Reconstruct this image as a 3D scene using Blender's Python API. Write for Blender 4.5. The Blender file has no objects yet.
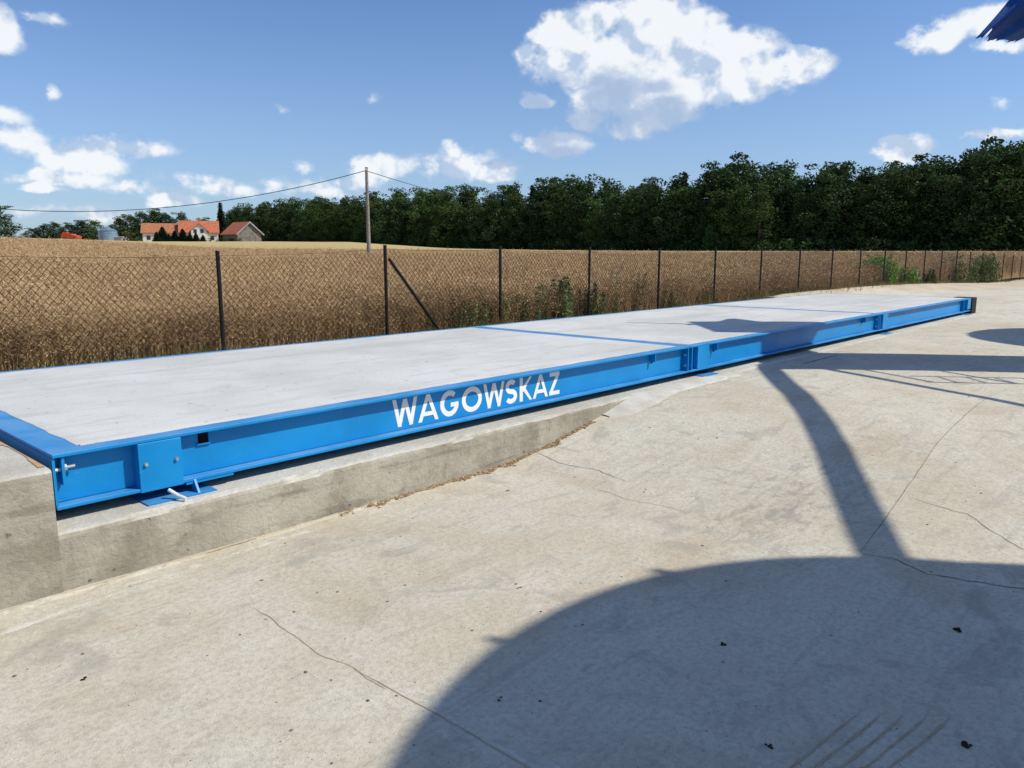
import bpy, math, random
import numpy as np
from mathutils import Vector, Matrix, noise
random.seed(7); rng = np.random.default_rng(11)
S = bpy.context.scene; COL = S.collection
R = math.radians
# ------------------------------------------------------------------ frames
TH = R(42.6)                                    # the weighbridge runs 42.6 deg right of the view
AX = (math.sin(TH), math.cos(TH)); NX = (-math.cos(TH), math.sin(TH))
ROT = R(47.4); CAMZ = 1.57
def W(a, p, z=0.0): return (a*AX[0]+p*NX[0], a*AX[1]+p*NX[1], z)
def AP(x, y): return x*AX[0]+y*AX[1], x*NX[0]+y*NX[1]
def sm(x, lo, hi):
    t = min(1, max(0, (x-lo)/(hi-lo))); return t*t*(3-2*t)
def ground_z(a, p):
    lo = 3.9; hi = 6.3 + max(0, 3.86-p)*0.75
    z = 0.28*sm(a, lo, hi)
    side = (0.04+0.17*sm(a, 15, 22))*sm(p, 6.5, 9.0)
    if p > 4.2: z = max(z, 0.28*sm(p, 4.2, 7.0))
    z += side
    z *= 1-sm(a, 27, 52)*0.85
    z += 0.012*noise.noise((a*0.45, p*0.45, 3.0))
    return z
# ------------------------------------------------------------------ materials
def NT(mat): return mat.node_tree.nodes, mat.node_tree.links
def mat_new(name, rough=0.8, spec=0.3, metal=0.0):
    m = bpy.data.materials.new(name); m.use_nodes = True
    b = m.node_tree.nodes['Principled BSDF']
    b.inputs['Roughness'].default_value = rough; b.inputs['Metallic'].default_value = metal
    b.inputs['Specular IOR Level'].default_value = spec
    return m, b
class G:
    """tiny node-graph helper"""
    def __init__(s, tree): s.t = tree; s.n = tree.nodes; s.l = tree.links
    def node(s, typ, **kw):
        n = s.n.new(typ)
        for k, v in kw.items(): setattr(n, k, v)
        return n
    def put(s, sock, v):
        if hasattr(v, 'is_output') or isinstance(v, bpy.types.NodeSocket): s.l.new(v, sock)
        else: sock.default_value = v
    def math(s, op, a, b=0.0, c=None, clamp=False):
        n = s.node('ShaderNodeMath', operation=op, use_clamp=clamp); s.put(n.inputs[0], a); s.put(n.inputs[1], b)
        if c is not None: s.put(n.inputs[2], c)
        return n.outputs[0]
    def vmath(s, op, a, b=(0,0,0)):
        n = s.node('ShaderNodeVectorMath', operation=op); s.put(n.inputs[0], a); s.put(n.inputs[1], b)
        return n.outputs['Value'] if op in ('LENGTH','DOT_PRODUCT','DISTANCE') else n.outputs[0]
    def noise(s, vec, scale, detail=4, rough=0.55, dist=0.0):
        n = s.node('ShaderNodeTexNoise'); s.put(n.inputs['Vector'], vec)
        n.inputs['Scale'].default_value = scale; n.inputs['Detail'].default_value = detail
        n.inputs['Roughness'].default_value = rough; n.inputs['Distortion'].default_value = dist
        return n.outputs['Fac']
    def ramp(s, f, lo, hi, a=0.0, b=1.0):
        n = s.node('ShaderNodeMapRange', interpolation_type='SMOOTHSTEP'); s.put(n.inputs[0], f)
        for i, v in enumerate((lo, hi, a, b)): n.inputs[1+i].default_value = v
        return n.outputs[0]
    def mix(s, f, a, b, mode='MIX'):
        n = s.node('ShaderNodeMix', data_type='RGBA', blend_type=mode); s.put(n.inputs[0], f)
        s.put(n.inputs[6], a if not isinstance(a, tuple) else (*a[:3], 1)); s.put(n.inputs[7], b if not isinstance(b, tuple) else (*b[:3], 1))
        return n.outputs[2]
    def scale(s, v, k):
        n = s.node('ShaderNodeMapping'); s.put(n.inputs[0], v); n.inputs[3].default_value = k; return n.outputs[0]
    def bump(s, h, strength, dist, norm=None):
        n = s.node('ShaderNodeBump'); s.put(n.inputs['Height'], h); n.inputs['Strength'].default_value = strength
        n.inputs['Distance'].default_value = dist
        if norm: s.l.new(norm, n.inputs['Normal'])
        return n.outputs[0]
    def obj(s): return s.node('ShaderNodeTexCoord').outputs['Object']
def simple(name, col, rough=0.7, spec=0.3, metal=0, var=0.15, scale=6, bump=0.0, col2=None):
    m, b = mat_new(name, rough, spec, metal); g = G(m.node_tree); o = g.obj()
    n = g.noise(o, scale, 5)
    c2 = col2 or tuple(c*(1-var*2) for c in col)
    g.put(b.inputs['Base Color'], g.mix(g.ramp(n, .35, .65), c2, col))
    if bump: g.put(b.inputs['Normal'], g.bump(g.noise(o, scale*6, 5), bump, 0.01))
    return m
M = {}
# blue enamel paint with dust and slight mottling
def blue_paint():
    m, b = mat_new('blue_paint', 0.45, 0.35); g = G(m.node_tree); o = g.obj()
    n1 = g.noise(o, 3, 5); n2 = g.noise(o, 60, 4, .7)
    c = g.mix(g.ramp(n1, .3, .7), (.001, .20, .51), (.002, .235, .585))
    dust = g.math('MULTIPLY', g.ramp(n2, .62, .8), 0.05)
    up = g.node('ShaderNodeNewGeometry'); sep = g.node('ShaderNodeSeparateXYZ'); g.l.new(up.outputs['Normal'], sep.inputs[0])
    dust2 = g.math('ADD', dust, g.math('MULTIPLY', g.ramp(sep.outputs[2], .6, .95), g.ramp(n1, .25, .75, .04, .26)), clamp=True)
    c = g.mix(dust2, c, (.42, .45, .46))
    sp = g.noise(g.scale(o, (1, 1, 2.5)), 22, 5, .7); c = g.mix(g.math('MULTIPLY', g.ramp(sp, .62, .74), .30), c, (.30, .38, .45))
    g.put(b.inputs['Base Color'], c); g.put(b.inputs['Roughness'], g.ramp(n1, .3, .7, .38, .52))
    g.put(b.inputs['Normal'], g.bump(n2, .05, .004)); return m
M['blue'] = blue_paint()
def deck_concrete():
    m, b = mat_new('deck_concrete', .85, .3); g = G(m.node_tree); o = g.obj()
    big = g.noise(o, .8, 6, .6); mid = g.noise(g.scale(o, (1.2, 7, 1)), 1.6, 6, .6, .4); fine = g.noise(o, 90, 4, .7)
    c = g.mix(g.ramp(big, .32, .68), (.50, .50, .48), (.61, .61, .60))
    c = g.mix(g.math('MULTIPLY', g.ramp(mid, .50, .68), .55), c, (.44, .44, .42))
    c = g.mix(g.math('MULTIPLY', g.ramp(fine, .45, .7), .4), c, (.33, .33, .32))
    pits = g.noise(o, 17, 3, .5)
    c = g.mix(g.math('MULTIPLY', g.ramp(pits, .67, .73), .65), c, (.2, .19, .18))
    tr = g.noise(g.scale(o, (.12, 2.4, 1)), 1.4, 6, .6, .3); c = g.mix(g.math('MULTIPLY', g.ramp(tr, .50, .68), .42), c, (.40, .39, .36))
    bt = g.noise(g.vmath('ADD', o, (40, 4, 0)), 3.2, 7, .7, .8); c = g.mix(g.math('MULTIPLY', g.ramp(bt, .54, .68), .38), c, (.42, .41, .385))
    g.put(b.inputs['Base Color'], c)
    g.put(b.inputs['Normal'], g.bump(g.math('ADD', g.math('MULTIPLY', fine, .6), mid), .4, .007)); return m
M['deck'] = deck_concrete()
def pad_concrete():
    m, b = mat_new('pad_concrete', .9, .25); g = G(m.node_tree); o = g.obj()
    big = g.noise(o, .45, 6, .6, .6); mid = g.noise(o, 2.2, 8, .62, .5); fine = g.noise(o, 38, 6, .7); grit = g.noise(o, 160, 3, .7)
    c = g.mix(g.ramp(big, .3, .68), (.54, .475, .365), (.635, .60, .505))
    c = g.mix(g.math('MULTIPLY', g.ramp(mid, .42, .68), .6), c, (.64, .61, .525))
    red = g.noise(g.vmath('ADD', o, (31, 7, 0)), 1.3, 7, .65, .3)
    c = g.mix(g.math('MULTIPLY', g.ramp(red, .52, .68), .48), c, (.47, .365, .255))
    gr = g.noise(g.vmath('ADD', o, (3, 57, 0)), 1.9, 7, .6, 1.6)
    c = g.mix(g.math('MULTIPLY', g.ramp(gr, .55, .68), .5), c, (.31, .295, .255))
    # rusty blots
    rb = g.noise(g.vmath('ADD', o, (13, 17, 0)), 5.0, 6, .7, .4)
    c = g.mix(g.math('MULTIPLY', g.ramp(rb, .69, .76), .6), c, (.36, .22, .13))
    # trowel and tyre sweeps
    sw = g.noise(g.scale(o, (.8, 6, 1)), 1.3, 7, .6, 1.2)
    c = g.mix(g.math('MULTIPLY', g.ramp(sw, .53, .68), .40), c, (.37, .34, .29))
    c = g.mix(g.ramp(fine, .42, .66, 0, .42), c, (.30, .265, .21)); mo = g.noise(g.vmath('ADD', o, (70, 7, 0)), 11, 6, .65); c = g.mix(g.ramp(mo, .45, .66, 0, .20), c, (.33, .30, .245))
    sp = g.noise(o, 55, 2, .5)
    c = g.mix(g.math('MULTIPLY', g.ramp(sp, .70, .75), .6), c, (.13, .11, .09))
    c = g.mix(g.math('MULTIPLY', g.ramp(g.noise(g.vmath('ADD', o, (9, 9, 9)), 45, 2, .5), .71, .77), .5), c, (.70, .68, .63))
    gn = g.noise(o, 130, 5, .75); c = g.mix(g.ramp(gn, .40, .62, .0, .22), c, (.30, .265, .21)); c = g.mix(g.ramp(gn, .60, .36, .0, .20) , c, (.72, .69, .62)) if False else c
    # grey scuffed smudges beside the joint
    dd = g.vmath('LENGTH', g.vmath('MULTIPLY', g.vmath('SUBTRACT', o, (4.7, 1.9, 0)), (1/1.3, 1/.55, 0)))
    sc = g.noise(g.vmath('ADD', g.scale(o, (1, 2.2, 1)), (5, 5, 5)), 4.5, 7, .65, 1.8)
    c = g.mix(g.math('MULTIPLY', g.math('MULTIPLY', g.ramp(dd, .4, 1.1, 1, 0), g.ramp(sc, .48, .62)), .55), c, (.27, .255, .225))
    g.put(b.inputs['Base Color'], c)
    h = g.math('ADD', g.math('MULTIPLY', fine, .5), g.math('ADD', g.math('MULTIPLY', grit, .35), g.math('MULTIPLY', mid, 1.5)))
    g.put(b.inputs['Normal'], g.bump(h, .8, .010)); return m
M['pad'] = pad_concrete()
def kerb_concrete():
    m, b = mat_new('kerb_concrete', .9, .25); g = G(m.node_tree); o = g.obj()
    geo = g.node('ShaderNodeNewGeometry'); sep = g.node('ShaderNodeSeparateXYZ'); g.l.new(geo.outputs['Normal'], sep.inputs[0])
    big = g.noise(o, 1.6, 7, .65, .5); fine = g.noise(o, 50, 5, .7); st = g.noise(g.scale(o, (6, 1, 1.3)), 3.4, 7, .7, .3)
    hz = g.noise(g.scale(o, (.7, 1, 9)), 1.5, 6, .6, .4)
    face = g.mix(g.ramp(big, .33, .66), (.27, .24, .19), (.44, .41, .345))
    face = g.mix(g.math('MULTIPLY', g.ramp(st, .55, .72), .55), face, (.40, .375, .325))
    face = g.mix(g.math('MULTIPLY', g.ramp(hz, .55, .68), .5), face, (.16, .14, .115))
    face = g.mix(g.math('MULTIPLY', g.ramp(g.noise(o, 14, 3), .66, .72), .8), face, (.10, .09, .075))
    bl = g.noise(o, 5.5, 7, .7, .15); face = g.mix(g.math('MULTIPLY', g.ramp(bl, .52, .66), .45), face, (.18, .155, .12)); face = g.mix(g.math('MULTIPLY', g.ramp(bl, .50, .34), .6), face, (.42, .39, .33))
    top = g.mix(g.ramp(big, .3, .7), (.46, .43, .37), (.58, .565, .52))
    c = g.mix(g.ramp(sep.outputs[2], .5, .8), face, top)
    c = g.mix(g.ramp(fine, .4, .75, 0, .3), c, (.2, .18, .15))
    g.put(b.inputs['Base Color'], c)
    g.put(b.inputs['Normal'], g.bump(g.math('ADD', g.math('MULTIPLY', fine, .8), g.math('MULTIPLY', g.noise(o, 9, 8, .72), 2.0)), .7, .010)); return m
M['kerb'] = kerb_concrete()
M['fresh'] = simple('fresh_cement', (.56, .545, .50), .9, .2, scale=5, bump=.5, col2=(.47, .44, .38))
M['slurry'] = simple('dry_slurry', (.60, .575, .51), .95, .1, scale=9, bump=.5, col2=(.47, .43, .37))
M['crack'] = simple('crack_dirt', (.20, .165, .12), .95, .1, scale=20)
M['joint'] = simple('joint_soil', (.34, .25, .16), .95, .1, scale=14, col2=(.22, .165, .11))
M['joint2'] = simple('joint_dust', (.52, .43, .31), .95, .1, scale=8, col2=(.40, .32, .22))
M['seam'] = simple('seam_cement', (.56, .53, .46), .95, .1, scale=12, bump=.6, col2=(.44, .40, .33))
M['scratch'] = simple('scratch_dust', (.36, .28, .19), .95, .1, scale=30, col2=(.44, .37, .28))
M['crumb'] = simple('soil_crumb', (.24, .15, .08), .95, .1, scale=25, col2=(.36, .27, .18))
M['clod'] = simple('dark_clod', (.045, .032, .022), .95, .1, scale=25)
M['grit'] = simple('grit', (.10, .085, .065), .95, .1, scale=4, col2=(.30, .26, .2))
M['soil'] = simple('soil', (.36, .28, .19), .95, .1, scale=1.2, bump=.6, col2=(.24, .18, .115))
M['sandy'] = simple('sandy_soil', (.52, .44, .34), .95, .1, scale=1.2, bump=.6, col2=(.44, .36, .27))
M['steel'] = simple('galvanised', (.62, .63, .64), .35, .5, .7, scale=30)
M['rubber'] = simple('rubber', (.018, .018, .018), .8, .2, scale=10)
M['white_letter'] = simple('white_lettering', (.80, .80, .80), .6, .3, scale=9, col2=(.74, .74, .74))
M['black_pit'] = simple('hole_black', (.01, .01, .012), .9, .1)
M['white_plastic'] = simple('white_plastic', (.75, .76, .78), .4, .4)
M['fence'] = simple('fence_black', (.003, .003, .0035), .7, .4, scale=20)
M['wire'] = simple('fence_wire', (.006, .0055, .0055), .7, .4, scale=20)
M['wood_pole'] = simple('weathered_pole', (.30, .28, .25), .9, .1, scale=8, col2=(.2, .18, .155))
M['cable'] = simple('cable', (.03, .03, .032), .6, .3)
M['cloth'] = simple('navy_cloth', (.016, .075, .30), .8, .2, scale=4, col2=(.010, .05, .21))
M['silo'] = simple('painted_steel', (.52, .53, .54), .45, .4, .1, scale=2)
M['white_wall'] = simple('white_render', (.74, .73, .70), .9, .1, scale=1, col2=(.62, .60, .57))
M['tile'] = simple('red_roof_tile', (.47, .16, .085), .85, .2, scale=1.5, col2=(.34, .115, .065))
M['tile_old'] = simple('old_roof_tile', (.42, .17, .085), .85, .2, scale=1.5, col2=(.30, .12, .065))
M['barn_wood'] = simple('barn_boards', (.21, .19, .17), .9, .1, scale=1.5, col2=(.13, .12, .11))
M['pane'] = simple('window_glass', (.03, .035, .045), .15, .6)
M['orange'] = simple('orange_red_paint', (.62, .09, .03), .45, .4, scale=1)
M['grain'] = simple('bluish_tin', (.22, .31, .40), .4, .5, .3, scale=.7, col2=(.17, .25, .33))
M['grey_shed'] = simple('grey_shed', (.32, .34, .37), .7, .3, scale=1)
M['bark'] = simple('bark', (.09, .07, .05), .95, .1, scale=5, bump=.4)
M['bark_pale'] = simple('pale_bark', (.30, .28, .25), .95, .1, scale=3)
def leafmat(name, a, bcol, c3, rough=.75):
    m, b = mat_new(name, rough, .12); g = G(m.node_tree)
    geo = g.node('ShaderNodeNewGeometry'); oi = g.node('ShaderNodeObjectInfo')
    c = g.mix(geo.outputs['Random Per Island'], a, bcol)
    c = g.mix(g.ramp(g.noise(g.obj(), .35, 3), .40, .62), c, c3)
    f = g.math('MULTIPLY_ADD', oi.outputs['Random'], .6, .7)
    hs = g.node('ShaderNodeHueSaturation'); g.l.new(c, hs.inputs['Color']); g.put(hs.inputs['Value'], f)
    g.put(b.inputs['Base Color'], hs.outputs[0])
    tr = g.node('ShaderNodeBsdfTranslucent'); g.l.new(hs.outputs[0], tr.inputs[0])
    ms = g.node('ShaderNodeMixShader'); ms.inputs[0].default_value = .18
    g.l.new(b.outputs[0], ms.inputs[1]); g.l.new(tr.outputs[0], ms.inputs[2])
    g.l.new(ms.outputs[0], g.n['Material Output'].inputs[0]); return m
M['leaf_dark'] = leafmat('leaf_dark', (.021, .040, .016), (.038, .068, .023), (.050, .086, .027))
M['leaf_mid'] = leafmat('leaf_mid', (.038, .070, .020), (.075, .125, .034), (.052, .09, .024))
M['leaf_pine'] = leafmat('leaf_pine', (.010, .022, .014), (.018, .036, .02), (.014, .028, .016))
M['leaf_light'] = leafmat('leaf_light', (.08, .17, .035), (.14, .26, .06), (.10, .20, .045))
M['leaf_weed'] = leafmat('leaf_weed', (.095, .125, .05), (.155, .19, .08), (.11, .14, .055))
M['leaf_olive'] = leafmat('leaf_olive', (.12, .13, .04), (.17, .17, .06), (.10, .11, .04))
M['verge'] = leafmat('leaf_verge', (.16, .13, .055), (.27, .20, .10), (.10, .11, .045))
def cropmat(name, cols, sc=.25):
    m, b = mat_new(name, .85, .08); g = G(m.node_tree)
    geo = g.node('ShaderNodeNewGeometry'); pos = geo.outputs['Position']
    c = g.mix(geo.outputs['Random Per Island'], cols[0], cols[1])
    c = g.mix(g.math('MULTIPLY', g.ramp(g.noise(pos, .5, 5), .45, .66), .6), c, cols[2])
    c = g.mix(g.math('MULTIPLY', g.ramp(g.noise(g.vmath('ADD', pos, (50, 3, 9)), .22, 5), .55, .7), .45), c, cols[3])
    g.put(b.inputs['Base Color'], c)
    return m
M['crop'] = cropmat('rape_stalks', ((.40, .265, .145), (.60, .43, .245), (.33, .215, .115), (.52, .385, .20)))
def canopymat(name, a, bcol, c3, c4):
    m, b = mat_new(name, .95, .05); g = G(m.node_tree)
    geo = g.node('ShaderNodeNewGeometry'); pos = geo.outputs['Position']
    n1 = g.noise(pos, 7, 6, .7); n2 = g.noise(pos, .12, 5, .6, .4); n3 = g.noise(pos, 1.6, 5, .7)
    c = g.mix(g.ramp(n1, .38, .64), a, bcol)
    c = g.mix(g.math('MULTIPLY', g.ramp(n3, .42, .66), .45), c, a)
    c = g.mix(g.math('MULTIPLY', g.ramp(n2, .45, .62), .65), c, c3)
    rows = g.noise(g.scale(pos, (.02, .5, 1)), .35, 4, .6)
    c = g.mix(g.math('MULTIPLY', g.ramp(rows, .55, .68), .5), c, c4)
    g.put(b.inputs['Base Color'], c)
    g.put(b.inputs['Normal'], g.bump(g.math('ADD', n1, g.math('MULTIPLY', n3, 2)), 1, .12)); return m
M['canopy'] = canopymat('rape_canopy', (.30, .19, .093), (.47, .32, .165), (.41, .29, .14), (.33, .25, .115))
M['barley'] = canopymat('barley', (.46, .35, .16), (.56, .45, .24), (.50, .40, .18), (.40, .33, .15))
# ------------------------------------------------------------------ mesh builder
class MB:
    def __init__(s): s.v = []; s.f = []
    def add(s, vs, fs):
        o = len(s.v); s.v += [tuple(v) for v in vs]; s.f += [tuple(i+o for i in f) for f in fs]; return s
    def box(s, x0, x1, y0, y1, z0, z1):
        return s.add([(x0,y0,z0),(x1,y0,z0),(x1,y1,z0),(x0,y1,z0),(x0,y0,z1),(x1,y0,z1),(x1,y1,z1),(x0,y1,z1)],
                     [(0,3,2,1),(4,5,6,7),(0,1,5,4),(1,2,6,5),(2,3,7,6),(3,0,4,7)])
    def prism(s, pts, d, off=(0,0,0)):
        """pts: polygon (3D, ordered); d: extrusion vector"""
        n = len(pts); P = [Vector(p)+Vector(off) for p in pts]; D = Vector(d)
        return s.add(P+[p+D for p in P], [tuple(range(n))[::-1], tuple(range(n, 2*n))]+[(i,(i+1)%n,(i+1)%n+n,i+n) for i in range(n)])
    def tube(s, path, rad, n=8, cap=True):
        P = [Vector(p) for p in path]; k = len(P); rad = rad if isinstance(rad, (list, tuple)) else [rad]*k
        vs = []; prev = None
        for i, p in enumerate(P):
            t = (P[min(i+1,k-1)]-P[max(i-1,0)]).normalized()
            u = prev - t*prev.dot(t) if prev is not None else t.orthogonal()
            u.normalize(); prev = u; w = t.cross(u)
            vs += [p+(u*math.cos(2*math.pi*j/n)+w*math.sin(2*math.pi*j/n))*rad[i] for j in range(n)]
        fs = [(i*n+j, i*n+(j+1)%n, (i+1)*n+(j+1)%n, (i+1)*n+j) for i in range(k-1) for j in range(n)]
        if cap: fs += [tuple(range(n))[::-1], tuple(range((k-1)*n, k*n))]
        return s.add(vs, fs)
    def build(s, name, mat, parent=None, origin=None, rot=ROT, smooth=False, bevel=0, kind=None, **tags):
        """vertices are in the (along, across, up) frame of the weighbridge when rot=ROT, else world axes"""
        if parent is not None: origin = ORG[parent.name]
        ox, oy, oz = origin or (0,0,0)
        me = bpy.data.meshes.new(name); me.from_pydata([(x-ox,y-oy,z-oz) for x,y,z in s.v], [], s.f)
        me.materials.append(mat); me.update()
        if smooth: me.polygons.foreach_set('use_smooth', [True]*len(me.polygons))
        o = bpy.data.objects.new(name, me); COL.objects.link(o)
        if parent is not None: o.parent = parent; ORG[o.name] = origin
        else:
            o.location = W(ox, oy, oz) if rot else (ox, oy, oz); o.rotation_euler = (0,0,rot); ORG[o.name] = (ox,oy,oz)
        if bevel:
            b = o.modifiers.new('bevel', 'BEVEL'); b.width = bevel; b.segments = 2; b.limit_method = 'ANGLE'
        if kind: o['kind'] = kind
        for k, v in tags.items(): o[k] = v
        return o
ORG = {}
def tag(o, label=None, category=None, group=None, kind=None):
    for k, v in (('label',label),('category',category),('group',group),('kind',kind)):
        if v: o[k] = v
    return o
def thing(name, label, cat, origin, rot=ROT, group=None, yaw=None):
    o = bpy.data.objects.new(name, None); COL.objects.link(o); o.empty_display_size = .3
    o.location = W(*origin) if rot else origin; o.rotation_euler = (0,0,rot); ORG[o.name] = tuple(origin)
    return tag(o, label, cat, group)
def grid(name, fn, us, vs, mat, **kw):
    m = MB(); nu, nv = len(us), len(vs)
    for u in us:
        for v in vs: m.v.append(fn(u, v))
    m.f = [(i*nv+j, (i+1)*nv+j, (i+1)*nv+j+1, i*nv+j+1) for i in range(nu-1) for j in range(nv-1)]
    return m.build(name, mat, **kw)
def np_mesh(name, verts, faces4, mat, tri=False):
    me = bpy.data.meshes.new(name); nv = len(verts); nf = len(faces4); k = faces4.shape[1]
    me.vertices.add(nv); me.vertices.foreach_set('co', verts.astype(np.float32).ravel())
    me.loops.add(nf*k); me.loops.foreach_set('vertex_index', faces4.astype(np.int32).ravel())
    me.polygons.add(nf); me.polygons.foreach_set('loop_start', np.arange(0, nf*k, k, dtype=np.int32))
    me.polygons.foreach_set('loop_total', np.full(nf, k, dtype=np.int32))
    me.update(calc_edges=True); me.materials.append(mat); return me
def seq(a, b, n): return [a+(b-a)*i/n for i in range(n+1)]
# ------------------------------------------------------------------ field heights
XB = [-400,0,100,140,190,250,350,450,550,700,1024,1500]
EB = [18,18,14.5,12.5,9,6.5,5.5,5,4,3.2,3.2,3.2]
EY = [15,15,14,13,12.7,13,12.3,6,4.2,3.6,3.4,3.4]
def canopy_z(x, y):
    r = math.hypot(x, y); az = math.atan2(x, y)
    azc = max(-1.05, min(1.0, az)); px = 512+781*math.tan(azc); cy = math.cos(azc)
    eb = np.interp(px, XB, EB); ey = np.interp(px, XB, EY)
    zb = CAMZ+eb*95*cy/781; zy = CAMZ+ey*240*cy/781
    if r < 95: z = .88+(zb-.88)*max(0, (r-12)/83)
    else: z = zb+(zy-zb)*min(1, (r-95)/145)
    if r > 240: z = zy+(r-240)*.004
    z += .10*noise.noise((x*.09, y*.09, 0))*min(1, r/40)
    return z
# ------------------------------------------------------------------ SETTING: ground
def grd(r, az):
    x, y = r*math.sin(az), r*math.cos(az); a, p = AP(x, y)
    return (a, p, (ground_z(a, p) if r < 90 else .02) - .05)
rs = [0.3]; 
while rs[-1] < 3000: rs.append(rs[-1]*1.09+.12)
grid('ground', grd, rs, seq(0, 2*math.pi, 120), M['soil'], kind='structure')
def frange(lo, hi, st):
    o = [lo]
    while o[-1] < hi: o.append(o[-1]+st)
    return o
aa = frange(-6, 14, .16)+frange(14.5, 60, .6)
pp = [-30,-24,-18,-14,-11,-9,-7,-5.5,-4.5]+frange(-3.8, 4.3, .16)
pad = grid('concrete_pad', lambda a, p: (a, p, ground_z(a, p)), aa, pp, M['pad'], kind='structure', smooth=True)
# the pad continues behind the far end of the scale, up to a ragged earth edge
def pad2(a, t):
    edge = 8.6-1.9*sm(a, 24, 36)-2.2*sm(a, 36, 60)+.35*noise.noise((a*.7, 0, 4))
    p = 4.3+(edge-4.3)*t; return (a, p, ground_z(a, p)-.002)
grid('concrete_pad', pad2, frange(19.6, 60, .4), seq(0, 1, 12), M['pad'], kind='structure')
def bank(a, t):
    e = 8.6-1.9*sm(a, 24, 36)-2.2*sm(a, 36, 60)+.35*noise.noise((a*.7, 0, 4)); p = e-.35+(9.0-e+.35)*t
    hump = .05*math.sin(math.pi*min(1, t))+.02*noise.noise((a*1.5, p*1.5, 2))*math.sin(math.pi*t)
    return (a, p, ground_z(a, p)-.01+hump)
grid('earth_bank', bank, frange(19.3, 60, .3), seq(0, 1, 10), M['sandy'], kind='structure', smooth=True)
# cracks and joints in the pad (parts of the pad)
def strip(name, pts, w, mat, wob=.03, step=.03, lift=.0022, seed=0):
    P = [Vector((a, p)) for a, p in pts]; out = []
    for i in range(len(P)-1):
        n = max(1, int((P[i+1]-P[i]).length/step))
        for j in range(n): out.append(P[i].lerp(P[i+1], j/n))
    out.append(P[-1]); m = MB(); L = len(out)
    for i, q in enumerate(out):
        t = (out[min(i+1,L-1)]-out[max(i-1,0)]).normalized(); nn = Vector((-t.y, t.x))
        off = wob*(noise.noise((q.x*5+seed, q.y*5, 1))+.5*noise.noise((q.x*16+seed, q.y*16, 2)))
        ww = w*(.55+.9*abs(noise.noise((q.x*9+seed, q.y*9, 5))))*min(1, .25+min(i, L-1-i)/max(3, L*.15))
        for sgn in (-1, 1):
            c = q+nn*(off+sgn*ww/2); m.v.append((c.x, c.y, ground_z(c.x, c.y)+lift))
    m.f = [(2*i, 2*i+1, 2*i+3, 2*i+2) for i in range(L-1)]
    return m.build(name, mat, parent=pad)
def mound(name, pts, w, h, mat='slurry', seed=0):
    m = MB(); P = [Vector(q) for q in pts]; out = []
    for i in range(len(P)-1):
        n = max(1, int((P[i+1]-P[i]).length/.03)); out += [P[i].lerp(P[i+1], j/n) for j in range(n)]
    L = len(out); k = 7
    for i, q in enumerate(out):
        t = (out[min(i+1,L-1)]-out[max(i-1,0)]).normalized(); nn = Vector((-t.y, t.x))
        off = .02*noise.noise((q.x*4+seed, q.y*4, 1)); amp = max(0, .55+.9*noise.noise((q.x*3+seed, q.y*3, 3)))*min(1, i/8, (L-1-i)/8)
        for j in range(k):
            u = -1+2*j/(k-1); c = q+nn*(off+u*w/2*(.7+.5*noise.noise((q.x*8+seed, u, 3))))
            m.v.append((c.x, c.y, ground_z(c.x, c.y)-.0015+amp*h*(1-u*u)*(.8+.5*noise.noise((q.x*25, q.y*25+u, 3)))))
    m.f = [(i*k+j, i*k+j+1, (i+1)*k+j+1, (i+1)*k+j) for i in range(L-1) for j in range(k-1)]
    return m.build(name, M[mat], parent=pad, smooth=True)
strip('crack', [(8.2,1.48),(7.51,1.48),(6.32,1.46),(5.11,1.36),(4.11,1.27)], .005, M['crack'], .004)
strip('crack', [(4.11,1.27),(4.12,1.12),(4.04,.93),(4.1,.73),(4.16,.54),(4.3,-.4)], .008, M['crack'], .035, seed=3)
strip('crack', [(5.12,1.3),(5.08,1.18),(5.04,.98),(4.9,.85),(4.7,.63),(4.6,.3)], .005, M['crack'], .03, seed=5)
strip('crack', [(4.45,3.85),(4.38,3.6),(4.37,3.44),(4.4,3.18),(4.32,2.9)], .0065, M['crack'], .03, seed=6)
strip('crack', [(4.06,2.97),(4.05,2.61),(4.07,2.29)], .0045, M['crack'], .03, seed=8)
strip('crack', [(9.01,3.60),(9.5,3.6),(10.14,3.59)], .030, M['crack'], .008, seed=9)
strip('crack', [(1.2,3.8),(1.9,3.835),(2.9,3.85),(3.6,3.85)], .010, M['joint'], .012, seed=31)
strip('joint', [(1.61,3.1),(1.58,2.64),(1.6,2.08)], .004, M['scratch'], .02, seed=11)
strip('joint', [(1.60,2.3),(1.62,1.84),(1.62,1.42),(1.63,.7)], .006, M['joint2'], .006, seed=12)
mound('joint_ridge', [(1.645,3.0),(1.66,1.84),(1.66,1.42),(1.68,.9)], .09, .004, mat='seam', seed=13)
mound('cement_seam', [(.2,3.53),(.77,3.62),(1.0,3.64),(1.42,3.69),(2.0,3.73),(2.6,3.75)], .085, .007, mat='seam', seed=14)
mound('cement_seam', [(-.3,3.80),(.77,3.82),(1.5,3.83),(2.3,3.84),(3.4,3.85)], .09, .014, mat='pad', seed=16)
for k in range(5): strip('scratch', [(2.12+k*.05,.83-.055*k),(2.38+k*.05,.80-.06*k),(2.60+k*.05,.77-.06*k)], .012, M['scratch'], .003, seed=20+k, lift=.0015)
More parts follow.
